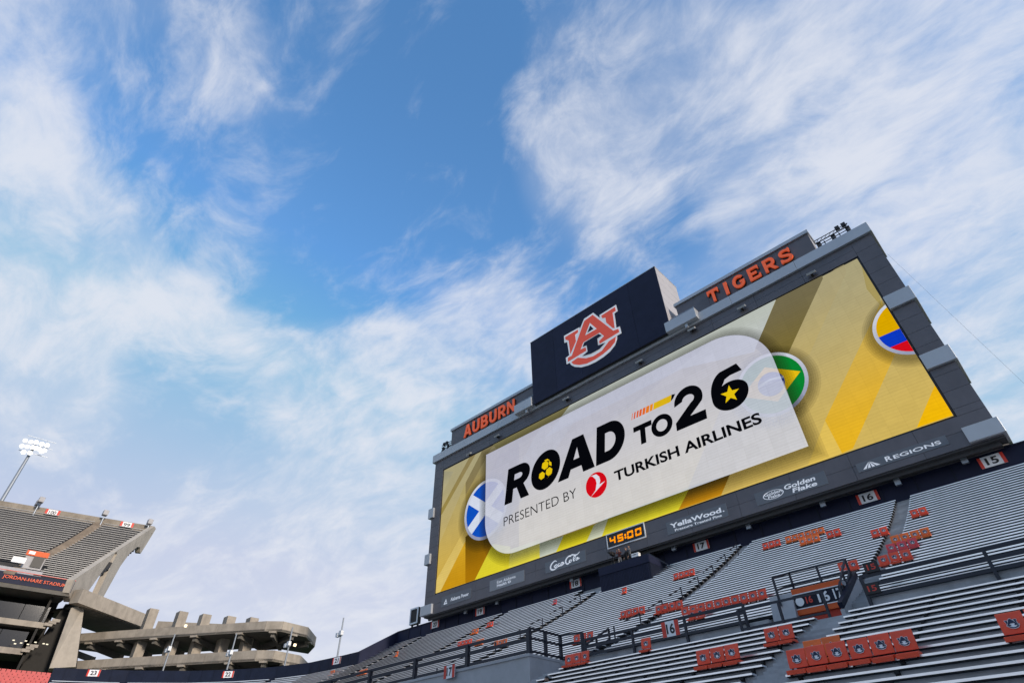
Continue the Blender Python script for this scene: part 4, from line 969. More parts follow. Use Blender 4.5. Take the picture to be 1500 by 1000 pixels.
# ---------------------------------------------------------------- people: one continuous skinned body each
SKIN = mat('skin', (0.36, 0.21, 0.15), 0.6, var=0.08); HAIR = mat('dark_hair', (0.012, 0.009, 0.008), 0.7)
def cloth(name, c): return mat(name, c, 0.85, var=0.15, scale=8)
def person(loc, rz, label, shirt, trousers, pose='stand', hair=HAIR, beard=False):
    P = thing('person', label, 'person', None, loc); P.rotation_euler = (0, 0, rz)
    J = {}
    # facing -Y; metres
    if pose == 'sit':
        J = dict(pel=(0, 0.05, 0.52), chest=(0, 0.0, 0.95), neck=(0, -0.02, 1.13), hipL=(-0.1, 0, 0.5), kneeL=(-0.13, -0.43, 0.52), ankL=(-0.13, -0.45, 0.1), toeL=(-0.13, -0.62, 0.04))
    else:
        J = dict(pel=(0, 0, 0.95), chest=(0, -0.0, 1.32), neck=(0, -0.01, 1.50), hipL=(-0.1, 0, 0.9), kneeL=(-0.12, -0.02, 0.5), ankL=(-0.12, 0.02, 0.1), toeL=(-0.13, -0.16, 0.04))
    ch = Vector(J['chest'])
    arm = {'stand': ((-0.2, 0, 0.1), (-0.27, 0.02, -0.18), (-0.26, -0.12, -0.42)), 'lift': ((-0.2, 0, 0.1), (-0.26, -0.2, -0.05), (-0.12, -0.36, 0.14)), 'sit': ((-0.2, 0, 0.1), (-0.26, -0.1, -0.16), (-0.16, -0.34, -0.3))}[pose]
    V, E, R = [], [], []
    def add(p, r, frm=None):
        V.append(tuple(p)); R.append(r)
        if frm is not None: E.append((frm, len(V) - 1))
        return len(V) - 1
    pel = add(J['pel'], 0.145); ab = add((Vector(J['pel']) + ch) / 2, 0.125, pel); c = add(ch, 0.15, ab); nk = add(J['neck'], 0.06, c); hd0 = add(Vector(J['neck']) + Vector((0, -0.015, 0.07)), 0.055, nk)
    for s_ in (1, -1):
        f_ = lambda p: (p[0] * s_, p[1], p[2])
        h = add(f_(J['hipL']), 0.095, pel); k = add(f_(J['kneeL']), 0.062, h); a = add(f_(J['ankL']), 0.042, k); add(f_(J['toeL']), 0.035, a)
        sh_ = add(ch + Vector(f_(arm[0])), 0.065, c); el = add(ch + Vector(f_(arm[1])), 0.045, sh_); wr = add(ch + Vector(f_(arm[2])), 0.03, el)
        dirh = (Vector(arm[2]) - Vector(arm[1])).normalized(); dirh = Vector(f_(dirh)); pm_ = Vector(V[wr]) + dirh * 0.07; pk = add(pm_, 0.028, wr)
        side = dirh.cross(Vector((0, 0, 1))); side = side.normalized() if side.length > 0.1 else Vector((1, 0, 0))
        for i, ln in enumerate((0.062, 0.075, 0.08, 0.07)):
            p1 = pm_ + side * (0.022 * (i - 1.5)) + dirh * 0.035; a1 = add(p1, 0.009, pk); a2 = add(p1 + dirh * ln * 0.6 + Vector((0, 0, -0.01)), 0.008, a1); add(p1 + dirh * ln + Vector((0, 0, -0.03)), 0.007, a2)
        t1_ = add(Vector(V[wr]) + dirh * 0.03 + side * 0.045 * s_, 0.01, wr); add(Vector(V[wr]) + dirh * 0.085 + side * 0.06 * s_, 0.008, t1_)
    me = bpy.data.meshes.new('body'); me.from_pydata(V, E, []); tmp = bpy.data.objects.new('body_tmp', me); col.objects.link(tmp)
    tmp.modifiers.new('skin', 'SKIN')
    for i, v in enumerate(me.skin_vertices[0].data): v.radius = (R[i], R[i] * (0.72 if i in (pel, ab, c) else 1)); v.use_root = (i == 0)
    sd = tmp.modifiers.new('sub', 'SUBSURF'); sd.levels = 1; sd.render_levels = 1
    dg = bpy.context.evaluated_depsgraph_get(); bme = bpy.data.meshes.new_from_object(tmp.evaluated_get(dg)); bpy.data.objects.remove(tmp)
    waist = J['pel'][2] + (0.04 if pose != 'sit' else 0.06); hands = [Vector(V[i]) for i in range(len(V)) if R[i] <= 0.03]
    bme.materials.clear()
    for m__ in (shirt, trousers, SKIN, BRK): bme.materials.append(m__)
    wrists = [ch + Vector((arm[2][0] * s_, arm[2][1], arm[2][2])) for s_ in (1, -1)]
    for p in bme.polygons:
        cc = p.center; p.use_smooth = True
        low = cc.z < waist and min((cc - w_).length for w_ in wrists) > 0.25 and (pose != 'sit' or cc.z < 0.62)
        if cc.z > J['neck'][2] - 0.0: p.material_index = 2
        elif min((cc - w_ - (w_ - (ch + Vector((arm[1][0] * (1 if w_.x * arm[2][0] > 0 else -1), arm[1][1], arm[1][2])))).normalized() * 0.08).length for w_ in wrists) < 0.13: p.material_index = 2
        elif cc.z < 0.085: p.material_index = 3
        elif low: p.material_index = 1
        else: p.material_index = 0
    link('body', bme, None, P)
    # head with face
    hm = bmesh.new(); bmesh.ops.create_uvsphere(hm, u_segments=20, v_segments=14, radius=1.0)
    for v in hm.verts:
        x_, y_, z_ = v.co; 
        wdt = 0.078 * (1 - 0.22 * max(0, -z_)); dpt = 0.098 * (1 - 0.12 * max(0, -z_))
        nose = 0.028 * math.exp(-((x_ / 0.16) ** 2)) * math.exp(-(((z_ + 0.12) / 0.2) ** 2)) if y_ < -0.5 else 0
        eye = -0.010 * sum(math.exp(-(((x_ - e) / 0.14) ** 2)) for e in (-0.38, 0.38)) * math.exp(-(((z_ - 0.08) / 0.12) ** 2)) if y_ < -0.4 else 0
        mouth = -0.006 * math.exp(-((x_ / 0.3) ** 2)) * math.exp(-(((z_ + 0.5) / 0.06) ** 2)) if y_ < -0.3 else 0
        v.co = (x_ * wdt, y_ * dpt - nose - eye - mouth, z_ * 0.118)
    hme = bpy.data.meshes.new('head'); hm.to_mesh(hme); hm.free()
    hc = Vector(J['neck']) + Vector((0, -0.03, 0.175)); hd = link('head', hme, SKIN, P, True, hc)
    for s_ in (-1, 1): MB().obox((s_ * 0.08, 0.005, 0.0), Vector((1, 0, 0)), Vector((0, 1, 0)), Vector((0, 0, 1)), 0.01, 0.018, 0.03).obj('ear', SKIN, hd)
    hb = bmesh.new(); bmesh.ops.create_uvsphere(hb, u_segments=20, v_segments=14, radius=1.0)
    bmesh.ops.delete(hb, geom=[v for v in hb.verts if v.co.z < 0.12 - 0.75 * max(0, v.co.y) + 0.55 * max(0, -v.co.y - 0.4)], context='VERTS')
    for v in hb.verts: v.co = (v.co.x * 0.084, v.co.y * 0.106 + 0.006, v.co.z * 0.130)
    hbm = bpy.data.meshes.new('hair'); hb.to_mesh(hbm); hb.free(); link('hair', hbm, hair, hd, True)
    if beard:
        bb = bmesh.new(); bmesh.ops.create_uvsphere(bb, u_segments=20, v_segments=14, radius=1.0)
        bmesh.ops.delete(bb, geom=[v for v in bb.verts if v.co.z > -0.28 or v.co.y > 0.25], context='VERTS')
        for v in bb.verts: v.co = (v.co.x * 0.076, v.co.y * 0.1 - 0.004, v.co.z * 0.124)
        bbm = bpy.data.meshes.new('beard'); bb.to_mesh(bbm); bb.free(); link('beard', bbm, hair, hd, True)
    return P
plz = PZ1 - 0.32
q1 = atY(908, 818, 46.2); q2 = atY(923.5, 816, 46.2)
person((q1.x, 46.2, plz), math.radians(20), 'person in dark red top working beside a camera on the navy platform', cloth('dark_red_cloth', (0.10, 0.025, 0.02)), cloth('grey_shorts', (0.25, 0.24, 0.23)), 'lift')
person((q1.x + 0.55, 46.6, plz), math.radians(-10), 'person in black standing behind the one in dark red on the platform', cloth('black_cloth', (0.015, 0.015, 0.017)), cloth('black_trousers', (0.02, 0.02, 0.022)), 'stand')
person((q2.x, 46.2, plz), math.radians(-35), 'person in grey top standing at the right side of the platform', cloth('grey_cloth', (0.12, 0.125, 0.135)), cloth('dark_trousers', (0.03, 0.03, 0.035)), 'lift')
tv = thing('video_camera', 'black video camera on a tripod at the left of the platform', 'camera', None, (q1.x - 0.7, 46.1, plz))
for a in (90, 210, 330): MB().bar((0, 0, 1.25), (0.35 * math.cos(math.radians(a)), 0.35 * math.sin(math.radians(a)), 0), 0.04).obj('tripod_leg', DARK, tv)
MB().box(-0.14, 0.14, -0.3, 0.3, 1.28, 1.6).obj('camera_body', DARK, tv); MB().tube((0, -0.3, 1.44), (0, -0.62, 1.44), 0.1, 0.12, 12).obj('lens', DARK, tv)
cs = thing('equipment_case', 'white equipment case on the platform beside the person in grey', 'case', None, (q2.x + 0.75, 46.0, plz + 0.42))
bevel(MB().box(-0.4, 0.4, -0.2, 0.2, 0, 0.36).obj('case_body', WHITE, cs), 0.03); MB().box(-0.12, 0.12, -0.23, -0.2, 0.2, 0.26).obj('handle', DARK, cs); MB().box(-0.42, 0.42, -0.215, 0.215, 0.22, 0.235).obj('lid_seam', DARK, cs); MB().box(-0.38, 0.38, -0.18, 0.18, -0.42, 0).obj('stand', DARK, cs)
h = atY(802, 989.5, 20.2)
person((h.x, 20.2, h.z - 1.80), math.radians(-25), 'man with short dark hair and beard, only his head above the bottom edge', cloth('teal_shirt', (0.05, 0.16, 0.2)), cloth('navy_trousers', (0.02, 0.02, 0.04)), 'stand', HAIR, True)

# ================================================================ SEATS WITH BACKS
def seat_meshes():
    w_ = 0.425
    back = MB(); n = 6
    for k in range(2): pass
    A, B = [], []
    prof = [(0.03, 0.13), (0.03, 0.30), (0.075, 0.50), (0.115, 0.52), (0.072, 0.30), (0.065, 0.13)]     # (y, z)
    back.loft([(-w_ / 2, y_, z_) for y_, z_ in prof], [(w_ / 2, y_, z_) for y_, z_ in prof])
    pan = MB(); prof2 = [(-0.235, -0.045), (-0.25, 0.04), (-0.05, 0.085), (0.20, 0.075), (0.22, 0.02), (-0.18, 0.01)]
    pan.loft([(-w_ / 2, y_, z_) for y_, z_ in prof2], [(w_ / 2, y_, z_) for y_, z_ in prof2])
    cl = MB(); cl.box(-0.02, 0.02, -0.16, -0.12, -0.07, 0.02).box(-0.018, 0.018, 0.06, 0.09, 0.0, 0.2).box(-0.018, 0.018, -0.16, 0.06, -0.01, 0.016)
    return back.mesh('backrest'), pan.mesh('seat_pan'), cl.mesh('clamp')
SM = {}
for nm, mt in (('r', SEATR), ('o', SEATO), ('p', SEATP)):
    a, b, c = seat_meshes(); a.materials.append(mt); b.materials.append(mt); c.materials.append(BRK); SM[nm] = (a, b, c)
def nearest_row(px, py):
    t_, xr = tt(px, py); best = None
    for kind, fn, cnt in (('u', urow, UN), ('l', lrow, LN)):
        for n in range(cnt):
            Y, z = fn(n); e = abs((z - 0.04 - CAMH) / Y - t_)
            if best is None or e < best[0]: best = (e, kind, n, Y, z, xr * Y)
    return best
clusters = [ # px, py of the bench line under the left seat; count; colour; place
 (1154, 987, 6, 'r', 'row of six red seats beside the lower stairs'), (1179, 971, 2, 'o', 'orange pair just behind the row of six'), (1473, 940, 2, 'r', 'red pair at the right edge'),
 (1120, 948, 2, 'r', 'red pair at the left side of the lower stairs'), (1018, 980, 3, 'r', 'trio in the lower bank left of the stairs'), (937, 954, 1, 'r', 'lone seat below the railing sign sixteen'), (824, 976, 3, 'r', 'trio at the left end of the top lower bench'),
 (997, 905, 10, 'r', 'long row of ten behind the railing'), (1007, 911.5, 2, 'r', 'pair in front of the row of ten'), (959, 902.5, 4, 'r', 'row of four left of the row of ten'), (907, 906, 4, 'r', 'row of four left of the handrail stairs'),
 (838, 944, 3, 'r', 'trio behind the dark railing posts'), (910, 869.5, 1, 'r', 'lone red seat high below sign eighteen'), (809, 886.8, 1, 'p', 'lone pink faded seat below sign eighteen'),
 (1117, 805, 3, 'r', 'trio high in the bank of sign sixteen'), (1151, 795.4, 6, 'o', 'row of six high in the bank of sign sixteen'), (1172, 801.4, 3, 'o', 'trio just in front of the high row of six'), (1212, 790.6, 2, 'r', 'pair right of the high row of six'),
 (986, 851, 4, 'r', 'row of four in the bank of sign seventeen'), (1229, 839, 2, 'r', 'pair above the orange entrance'), (1277, 787, 2, 'r', 'pair left of the upper stairs'), (1335, 758, 2, 'r', 'highest pair right of the upper stairs'),
 (1307, 800, 4, 'o', 'orange row of four right of the upper stairs'), (1301, 812, 3, 'p', 'faded trio in front of the orange row of four'), (1288, 830, 3, 'r', 'trio nearest the railing right of the upper stairs'),
 (711, 920, 2, 'r', 'pair below sign nineteen'), (689, 931, 2, 'o', 'orange pair below sign twenty'), (668, 948.8, 4, 'r', 'row of four far down the bank of sign nineteen'), (695, 947.5, 2, 'o', 'orange pair beside the far row of four'), (721, 949.4, 3, 'o', 'orange trio behind the left railing'),
 (577, 961.5, 1, 'o', 'lone orange seat at the far left end'), (523, 990, 3, 'o', 'orange trio near the corner'), (481, 989, 2, 'o', 'orange pair near the corner below sign twenty-one')]
for (px, py, cnt, c, place) in clusters:
    e, kind, n, Y, z, X = nearest_row(px, py)
    for i in range(cnt):
        lab = ('%s seat, %s from left, %s' % ({'r': 'red', 'o': 'orange', 'p': 'pinkish'}[c], ORD[i], place)) if cnt > 1 else '%s stadium seat, %s' % ({'r': 'red', 'o': 'orange', 'p': 'pinkish'}[c], place)
        sp = 0.458 if kind == 'l' else 0.48
        S = thing('stadium_seat', lab, 'seat', 'seats with backs clamped to the benches', (X + 0.24 + i * sp + random.uniform(-.012, .012), Y + 0.13, z))
        S.rotation_euler = (math.radians(random.uniform(-3, 3)), 0, math.radians(random.uniform(-2.5, 2.5)))
        a, b, k_ = SM[c]
        bo = link('backrest', a, None, S); link('seat_pan', b, None, S); [link('clamp', k_, None, S, loc=(s_ * 0.16, 0, 0)) for s_ in (-1, 1)]
        eo = link('emblem', EM_O, None, bo, loc=(0, 0.028, 0.31)); eo.rotation_euler = (math.radians(-12), 0, 0)
        el_ = link('emblem_letters', EM_L, None, bo, loc=(0, 0.020, 0.31)); el_.rotation_euler = (math.radians(-12), 0, 0)

# ================================================================ RAILINGS
def railing(name, pts, label, ht=1.05, rails=(1.0, 0.62, 0.18), post=0.09, spacing=2.2, drop=0.5, thick=0.09, kick=True):
    """posts and rails along a polyline of base points"""
    o = Vector(pts[0]); Rr = thing(name, label, 'railing', 'dark railings', o)
    for i in range(len(pts) - 1):
        a, b = Vector(pts[i]) - o, Vector(pts[i + 1]) - o; Ln = (b - a).length; k = max(1, round(Ln / spacing))
        for r_ in rails:
            MB().bar(a + Vector((0, 0, ht * r_)), b + Vector((0, 0, ht * r_)), thick * 0.7, thick).obj('rail', RAIL, Rr)
        for j in range(k + 1):
            if j == k and i < len(pts) - 2: continue
            p = a.lerp(b, j / k); MB().bar(p + Vector((0, 0, -drop)), p + Vector((0, 0, ht)), post).obj('post', RAIL, Rr)
    return Rr
RY_ = UWY - 0.14
railing('guard_railing', [(-5.6, RY_, UWT), (14, RY_, UWT)], 'dark guard railing on the wall right of the orange entrance', 0.72, (1.0, 0.55, 0.08), spacing=4.3, drop=0.42, thick=0.12, post=0.11)
railing('guard_railing', [(-18.6, RY_, UWT), (-10.3, RY_, UWT)], 'dark guard railing on the wall left of the orange entrance', 0.72, (1.0, 0.55, 0.08), spacing=2.9, drop=0.42, thick=0.11, post=0.10)
railing('guard_railing', [(-60, 22.5, UWT + 0.1), (-20.4, 22.5, UWT + 0.1)], 'dark guard railing along the top of the grey wall block, bottom left', 1.05, (1.0, 0.62, 0.12), spacing=4.4, drop=0.1, thick=0.13, post=0.2)
railing('guard_railing', [(-20.4, 22.55, UWT + 0.1), (-20.4, 24.9, UWT + 0.1), (-19.2, 25.2, UWT + 0.1)], 'dark railing returning round the corner of the grey wall block', 1.15, (1.0, 0.62, 0.12), spacing=1.2, drop=0.3, post=0.14)
# stair handrail up the middle aisle (sign 17)
def aisle_rail(x, n0, n1, label, step=4):
    Y0, z0 = UP[n0]; Rr = thing('stair_handrail', label, 'handrail', 'stair handrails', (x, Y0, z0)); o = Vector((x, Y0, z0))
    prev = None
    for n in range(n0, n1 + 1, step):
        Y, z = UP[n]; b = Vector((x, Y + 0.45, z)) - o
        MB().bar(b, b + Vector((0, 0, 0.95)), 0.06).obj('post', RAIL, Rr)
        t_ = b + Vector((0, 0, 0.92))
        if prev is not None: MB().bar(prev, prev.lerp(t_, 0.62), 0.055).obj('rail', RAIL, Rr)
        prev = t_
    return Rr
aisle_rail(-18.6, 4, 32, 'dark stepped handrail climbing the stairs to sign seventeen'); aisle_rail(-33.0, 8, 32, 'dark stepped handrail on the stairs left of the camera platform')
railing('guard_railing', [(-19.2, 25.2, UWT - 0.4), (-19.2, 27.6, UWT + 0.8)], 'short dark sloping railing beside the stairs above the grey wall block', 1.0, (1.0, 0.5), spacing=1.3, drop=0.1, post=0.09)

# ================================================================ ORANGE ENTRANCE (vomitory 16)
PT = thing('entrance_portal', 'orange and navy entrance numbered sixteen at the foot of the upper stairs', 'entrance', None, (-8.9, 26.0, WZ))
def pbox(name, x0, x1, y0, y1, z0, z1, m): return MB().box(x0 + 8.9, x1 + 8.9, y0 - 25.6, y1 - 25.6, z0 - WZ, z1 - WZ).obj(name, m, PT)
hz1 = atY(1200, 854, 25.6).z
hl, hr = -8.55, -6.6
hz0 = hz1 - 1.35
pbox('header_trim', hl, hr, 25.2, 25.4, hz1 - 0.2, hz1, TRIMO)
pbox('header_board', hl, hr, 25.22, 25.4, hz1 - 0.78, hz1 - 0.2, NAVY)
pbox('header_line', hl, hr, 25.19, 25.22, hz1 - 0.235, hz1 - 0.2, WHITE); pbox('header_line', hl, hr, 25.19, 25.22, hz1 - 0.78, hz1 - 0.745, WHITE)
pbox('header_trim', hl, hr, 25.2, 25.4, hz1 - 0.98, hz1 - 0.78, TRIMO)
pbox('lintel', hl, hr, 25.3, 25.6, hz1 - 1.5, hz1 - 0.98, TRIMR)
def pw_(s, x0, x1, z0, z1, m): o = words('number', s, x0 + 8.9, x1 + 8.9, z0 - WZ, z1 - WZ, 25.185 - 25.6, m, PT, 0.03); return o
pw_('16', -7.6, -7.15, hz1 - 0.68, hz1 - 0.3, WHITE); pw_('17', -6.98, -6.65, hz1 - 0.68, hz1 - 0.3, WHITE); pw_('16', -8.08, -7.82, hz1 - 0.62, hz1 - 0.36, REDP)
flat_d = curve_mesh('round_mark', [ell(-8.33 + 8.9, hz1 - 0.5 - WZ, 0.17, n=20)]); link('round_mark', stand_up(flat_d, 25.185 - 25.6), WHITE, PT)
pbox('dark_passage', hl, hr, 26.0, 26.2, WZ - 0.2, hz1 - 0.9, BLACKP); pbox('ceiling', hl, hr, 25.42, 27.6, hz1 - 0.15, hz1 + 0.05, CONC)
# pale wing wall left, sloping up with the stand, and stair parapet right
def wing(x0, x1, m, name, y0=UWY, y1=27.4, z0=UWT - 0.15, z1=None):
    z1 = z1 or hz1 + 0.5
    A = [(x0 + 8.9, y0 - 25.6, -0.5), (x0 + 8.9, y1 - 25.6, -0.5), (x0 + 8.9, y1 - 25.6, z1 - WZ), (x0 + 8.9, y0 - 25.6, z0 - WZ)]
    B = [(x1 + 8.9, p[1], p[2]) for p in A]; return MB().loft(A, B).obj(name, m, PT)
wing(portal_x[0] - 0.55, hl, CONCL, 'wing_wall', UWY + 0.02, 25.2, UWT - 0.6, hz1 - 0.1); wing(hr, hr + 0.14, CONCL, 'wing_wall', 23.9, 27.6, WZ + 0.7, hz1 + 0.55)
pst_ = MB().bar((hr + 8.97, 23.9 - 25.6, 0.85), (hr + 8.97, 27.6 - 25.6, hz1 + 0.7 - WZ), 0.16, 0.2); pst_.obj('parapet_cap', NAVY, PT)
railing('guard_railing', [(hl - 0.5, 25.4, hz1 - 0.45), (hl - 0.5, 27.6, hz1 + 0.25), (hr, 27.6, hz1 + 0.25), (hr, 25.2, UWT - 0.3)], 'dark railing looping round the orange entrance', 1.0, (1.0, 0.5), spacing=1.6, drop=0.1, post=0.08, thick=0.08)
railing('guard_railing', [(-10.4, 24.2, WZ + 0.1), (-7.0, 24.2, WZ + 0.1)], 'dark two-bar railing across the front of the orange entrance', 1.3, (1.0, 0.45), spacing=2.2, drop=0.1, post=0.09, thick=0.08)
for xx, zz, lab in ((-5.35, UWT + 0.25, 'lower small black plate with red number fifteen on the railing'), (-5.1, UWT + 0.95, 'upper small black plate with red number fifteen on the railing')):
    S = thing('number_plate', lab, 'sign', 'small number plates', (xx, RY_ - 0.1, zz)); MB().box(-0.25, 0.25, 0, 0.03, -0.18, 0.18).obj('plate', BLACKP, S); words('number', '15', -0.15, 0.15, -0.1, 0.1, -0.006, REDP, S, 0.02)

# ================================================================ SMALL SCREEN AND POLES ON THE WALL
c = atY(604, 901, 48.9); SS = thing('small_display', 'small dark display in a white frame on two posts, left of the scoreboard', 'display', None, (c.x, 49.2, WT - 1.2))
zc = c.z - (WT - 1.2)
MB().box(-0.85, 0.85, 0, 0.5, zc - 1.0, zc + 1.0).obj('housing', DARK, SS)
fr = curve_mesh('white_frame', [[(-0.85, zc - 1), (0.85, zc - 1), (0.85, zc + 1), (-0.85, zc + 1)], [(-0.66, zc - 0.8), (0.66, zc - 0.8), (0.66, zc + 0.82), (-0.66, zc + 0.82)]], 0.04); link('white_frame', stand_up(fr, -0.045), GREYW, SS)
for s_ in (-0.55, 0.6): MB().box(s_ - 0.1, s_ + 0.1, 0.15, 0.35, 0, zc - 1.0).obj('post', DARK, SS)
def wall_pole(pb, pt, D, label, head=None):
    b, t_ = atD(*pb, D), atD(*pt, D); t_.x, t_.y = b.x, b.y
    Po = thing('camera_pole', label, 'pole', 'steel poles on the corner wall', b); H = t_.z - b.z
    MB().tube((0, 0, -1.2), (0, 0, H), 0.13, 0.09, 12).obj('pole', STEEL, Po)
    if head:
        MB().box(-0.55, -0.05, -0.5, -0.1, H * head - 0.25, H * head + 0.25).obj('speaker_box', GREYW, Po)
        if head < 0.6: MB().box(0.1, 0.65, -0.45, -0.05, H * head - 0.1, H * head + 0.45).obj('speaker_box', GREYW, Po)
        MB().box(-0.15, 0.15, -0.15, 0.15, H * head - 0.12, H * head + 0.12).obj('clamp', STEEL, Po)
    return Po
wall_pole((494, 962), (502, 904), 87, 'tall steel pole above sign twenty-one with a small speaker', 0.55)
wall_pole((417, 973), (429, 918), 95.5, 'steel pole with a lamp in front of the rounded ramp end', 0.5)
wall_pole((332, 981), (346, 927), 99, 'steel pole with two pale speakers above sign twenty-two', 0.42)
wall_pole((238, 983), (254, 928), 104, 'steel pole in front of the ramps, leftmost on the corner wall', 0.55)

# ================================================================ RAMP BUILDING
RF = [(-125.5, 20.8), (-111.8, 29.7), (-100.4, 37.6), (-93.5, 42.3), (-91.9, 44.3), (-92.5, 49.0), (-97.5, 53.5)]
RBk = [(-104.0, 55.5), (-104.0, 48.0), (-126.0, 33.5)]
RB = thing('ramp_building', 'open concrete ramp building with two curved parapets and a faceted end', 'building', None, (-105, 40, 0)); RBO = Vector((-105, 40, 0))
def rbk(o): o.parent = RB; o.matrix_parent_inverse = Matrix.Translation(-RBO); return o
for lv, (zt_, zb_) in enumerate(((24.0 + CAMH, 22.55 + CAMH), (19.7 + CAMH, 18.25 + CAMH), (15.4 + CAMH, 13.9 + CAMH))):
    sc_ = (1.0, 0.985, 0.975)[lv]
    F = [Vector(p) * 1.0 + Vector((0, 0)) for p in RF]
    if lv: F = [p + Vector((1.1 * lv, -1.0 * lv)) * 0.8 for p in F]
    for i in range(len(F) - 1):
        a, b = F[i], F[i + 1]; n = max(1, round((b - a).length / 6.5)); d = (b - a).normalized(); nn = Vector((d.y, -d.x))
        for j in range(n):
            p, q_ = a.lerp(b, j / n) + d * 0.02, a.lerp(b, (j + 1) / n) - d * 0.02
            rbk(MB().loft([(p.x, p.y, zb_), (q_.x, q_.y, zb_), (q_.x, q_.y, zt_), (p.x, p.y, zt_)], [(p.x - nn.x * 0.22, p.y - nn.y * 0.22, zb_), (q_.x - nn.x * 0.22, q_.y - nn.y * 0.22, zb_), (q_.x - nn.x * 0.22, q_.y - nn.y * 0.22, zt_), (p.x - nn.x * 0.22, p.y - nn.y * 0.22, zt_)]).obj('parapet_panel', CONCW))
            # bracket under the parapet and its beam
            m_ = p.lerp(q_, 0.5); inn = -nn
            if j % 1 == 0:
                rbk(MB().obox((m_.x + inn.x * 0.35, m_.y + inn.y * 0.35, zb_ - 0.1), Vector((d.x, d.y, 0)), Vector((nn.x, nn.y, 0)), Vector((0, 0, 1)), 0.55, 0.5, 0.14).obj('corbel', CONCW))
                e_ = m_ + inn * 7.5
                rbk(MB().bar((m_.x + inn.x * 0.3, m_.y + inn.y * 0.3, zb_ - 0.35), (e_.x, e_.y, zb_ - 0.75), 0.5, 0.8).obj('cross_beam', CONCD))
                if lv < 2 and i < 3: rbk(MB().box(e_.x - 0.45, e_.x + 0.45, e_.y - 0.45, e_.y + 0.45, 0 if lv == 1 else 18, zb_ - 0.4).obj('column', CONCW))
    slab = [(p.x, p.y) for p in F] + [(p[0] + 1, p[1]) for p in RBk]
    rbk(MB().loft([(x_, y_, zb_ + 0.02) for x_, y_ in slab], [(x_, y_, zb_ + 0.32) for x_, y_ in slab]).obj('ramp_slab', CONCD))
stub = [(223, 892, 216, 921), (266, 896, 257, 919), (300, 900, 294, 916), (336, 903, 329, 913), (369, 905, 364, 911)]
for (px, py, bx_, by_) in stub:
    D = 117 - (px - 223) * 0.06; t_ = atD(px, py, D); rbk(MB().box(t_.x - 0.9, t_.x + 0.7, t_.y - 0.5, t_.y + 0.9, 20, t_.z).obj('column_stub', CONCW))
a, b = atD(232, 911, 121), atD(362, 914, 113)
rbk(MB().bar((a.x, a.y, a.z - 0.5), (b.x, b.y, b.z - 0.8), 0.5, 1.3).obj('back_parapet', CONCW))
for k, (px, py) in enumerate(((272, 916), (432, 944))):
    c = atD(px, py, 108 if k == 0 else 101); L_ = tag(link('lamp_globe', MB().tube((0, -0.15, 0), (0, 0.15, 0), 0.2, 0.2, 14).mesh('lamp_globe'), led('lamp_glow', (1.0, 0.82, 0.55, 1), 2.2), None, loc=c), ['small lit lamp by the column stubs of the ramp building', 'small lit lamp under the rounded ramp end'][k], 'lamp', 'ramp lamps')

# ================================================================ SIDE STAND WITH UPPER DECK (left)
DK = thing('side_stand', 'concrete side stand with steep upper deck of benches, far left', 'grandstand', None, (-118, 14, 0)); DKO = Vector((-118, 14, 0))
def dk(o): o.parent = DK; o.matrix_parent_inverse = Matrix.Translation(-DKO); return o
F0 = Vector((-112.0, 18.7, 28.2 + CAMH)); R0 = Vector((-134.3, 31.6, 46.3 + CAMH))        # end frame: front foot, rear top
rd = Vector((-0.13, -0.99, 0)).normalized(); rdr = Vector((-0.27, -0.963, 0)).normalized()         # row directions (front, rear)
LEN = 62.0
F1, R1 = F0 + rd * LEN, R0 + rdr * (LEN + 8)
def deck_pt(u, v):      # u along rows (0 = end), v up the rake, parabolic
    a = F0.lerp(R0, v); b = F1.lerp(R1, v); p = a.lerp(b, u); p.z -= 0.9 * math.sin(math.pi * v); return p
rows = 30
aisles_u = [0.0, 0.135, 0.40, 0.66, 1.0]
st = MB()
for n in range(rows):
    v0, v1 = n / rows, (n + 1) / rows
    a, b, c_, d_ = deck_pt(0, v0), deck_pt(1, v0), deck_pt(1, v1), deck_pt(0, v1); z = a.z
    zb2 = z + (d_.z - a.z)
    st.loft([(a.x, a.y, zb2), (b.x, b.y, zb2), (c_.x, c_.y, zb2), (d_.x, d_.y, zb2)], [(a.x, a.y, z - 0.25), (b.x, b.y, z - 0.25), (c_.x, c_.y, z - 0.25), (d_.x, d_.y, z - 0.25)])
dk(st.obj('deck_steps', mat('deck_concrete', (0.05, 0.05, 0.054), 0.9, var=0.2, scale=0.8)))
for n in range(rows):
    v0 = (n + 0.25) / rows
    for i in range(4):
        if n < 5 and i == 1: u_a, u_b = 0.21, aisles_u[i + 1] - 0.012
        elif n < 5 and i == 0: u_a, u_b = 0.008, 0.09
        else: u_a, u_b = aisles_u[i] + (0.006 if i == 0 else 0.012), aisles_u[i + 1] - 0.012
        a, b = deck_pt(u_a, v0), deck_pt(u_b, v0); dz_ = Vector((0, 0, 0.55 + 0.4))
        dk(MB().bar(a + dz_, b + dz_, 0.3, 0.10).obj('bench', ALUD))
for u in aisles_u[1:4]:
    m_ = MB()
    for n in range(rows * 2):
        v0 = n / (rows * 2); a = deck_pt(u - 0.011, v0); b = deck_pt(u + 0.011, v0); d_ = deck_pt(u, v0 + 0.5 / rows); m_.bar(a + Vector((0, 0, 0.62)), b + Vector((0, 0, 0.62)), 0.4, 0.35)
    dk(m_.obj('aisle_stairs', mat('brown_concrete', (0.26, 0.21, 0.165), 0.9, var=0.25, scale=0.8, stain=0.3)))
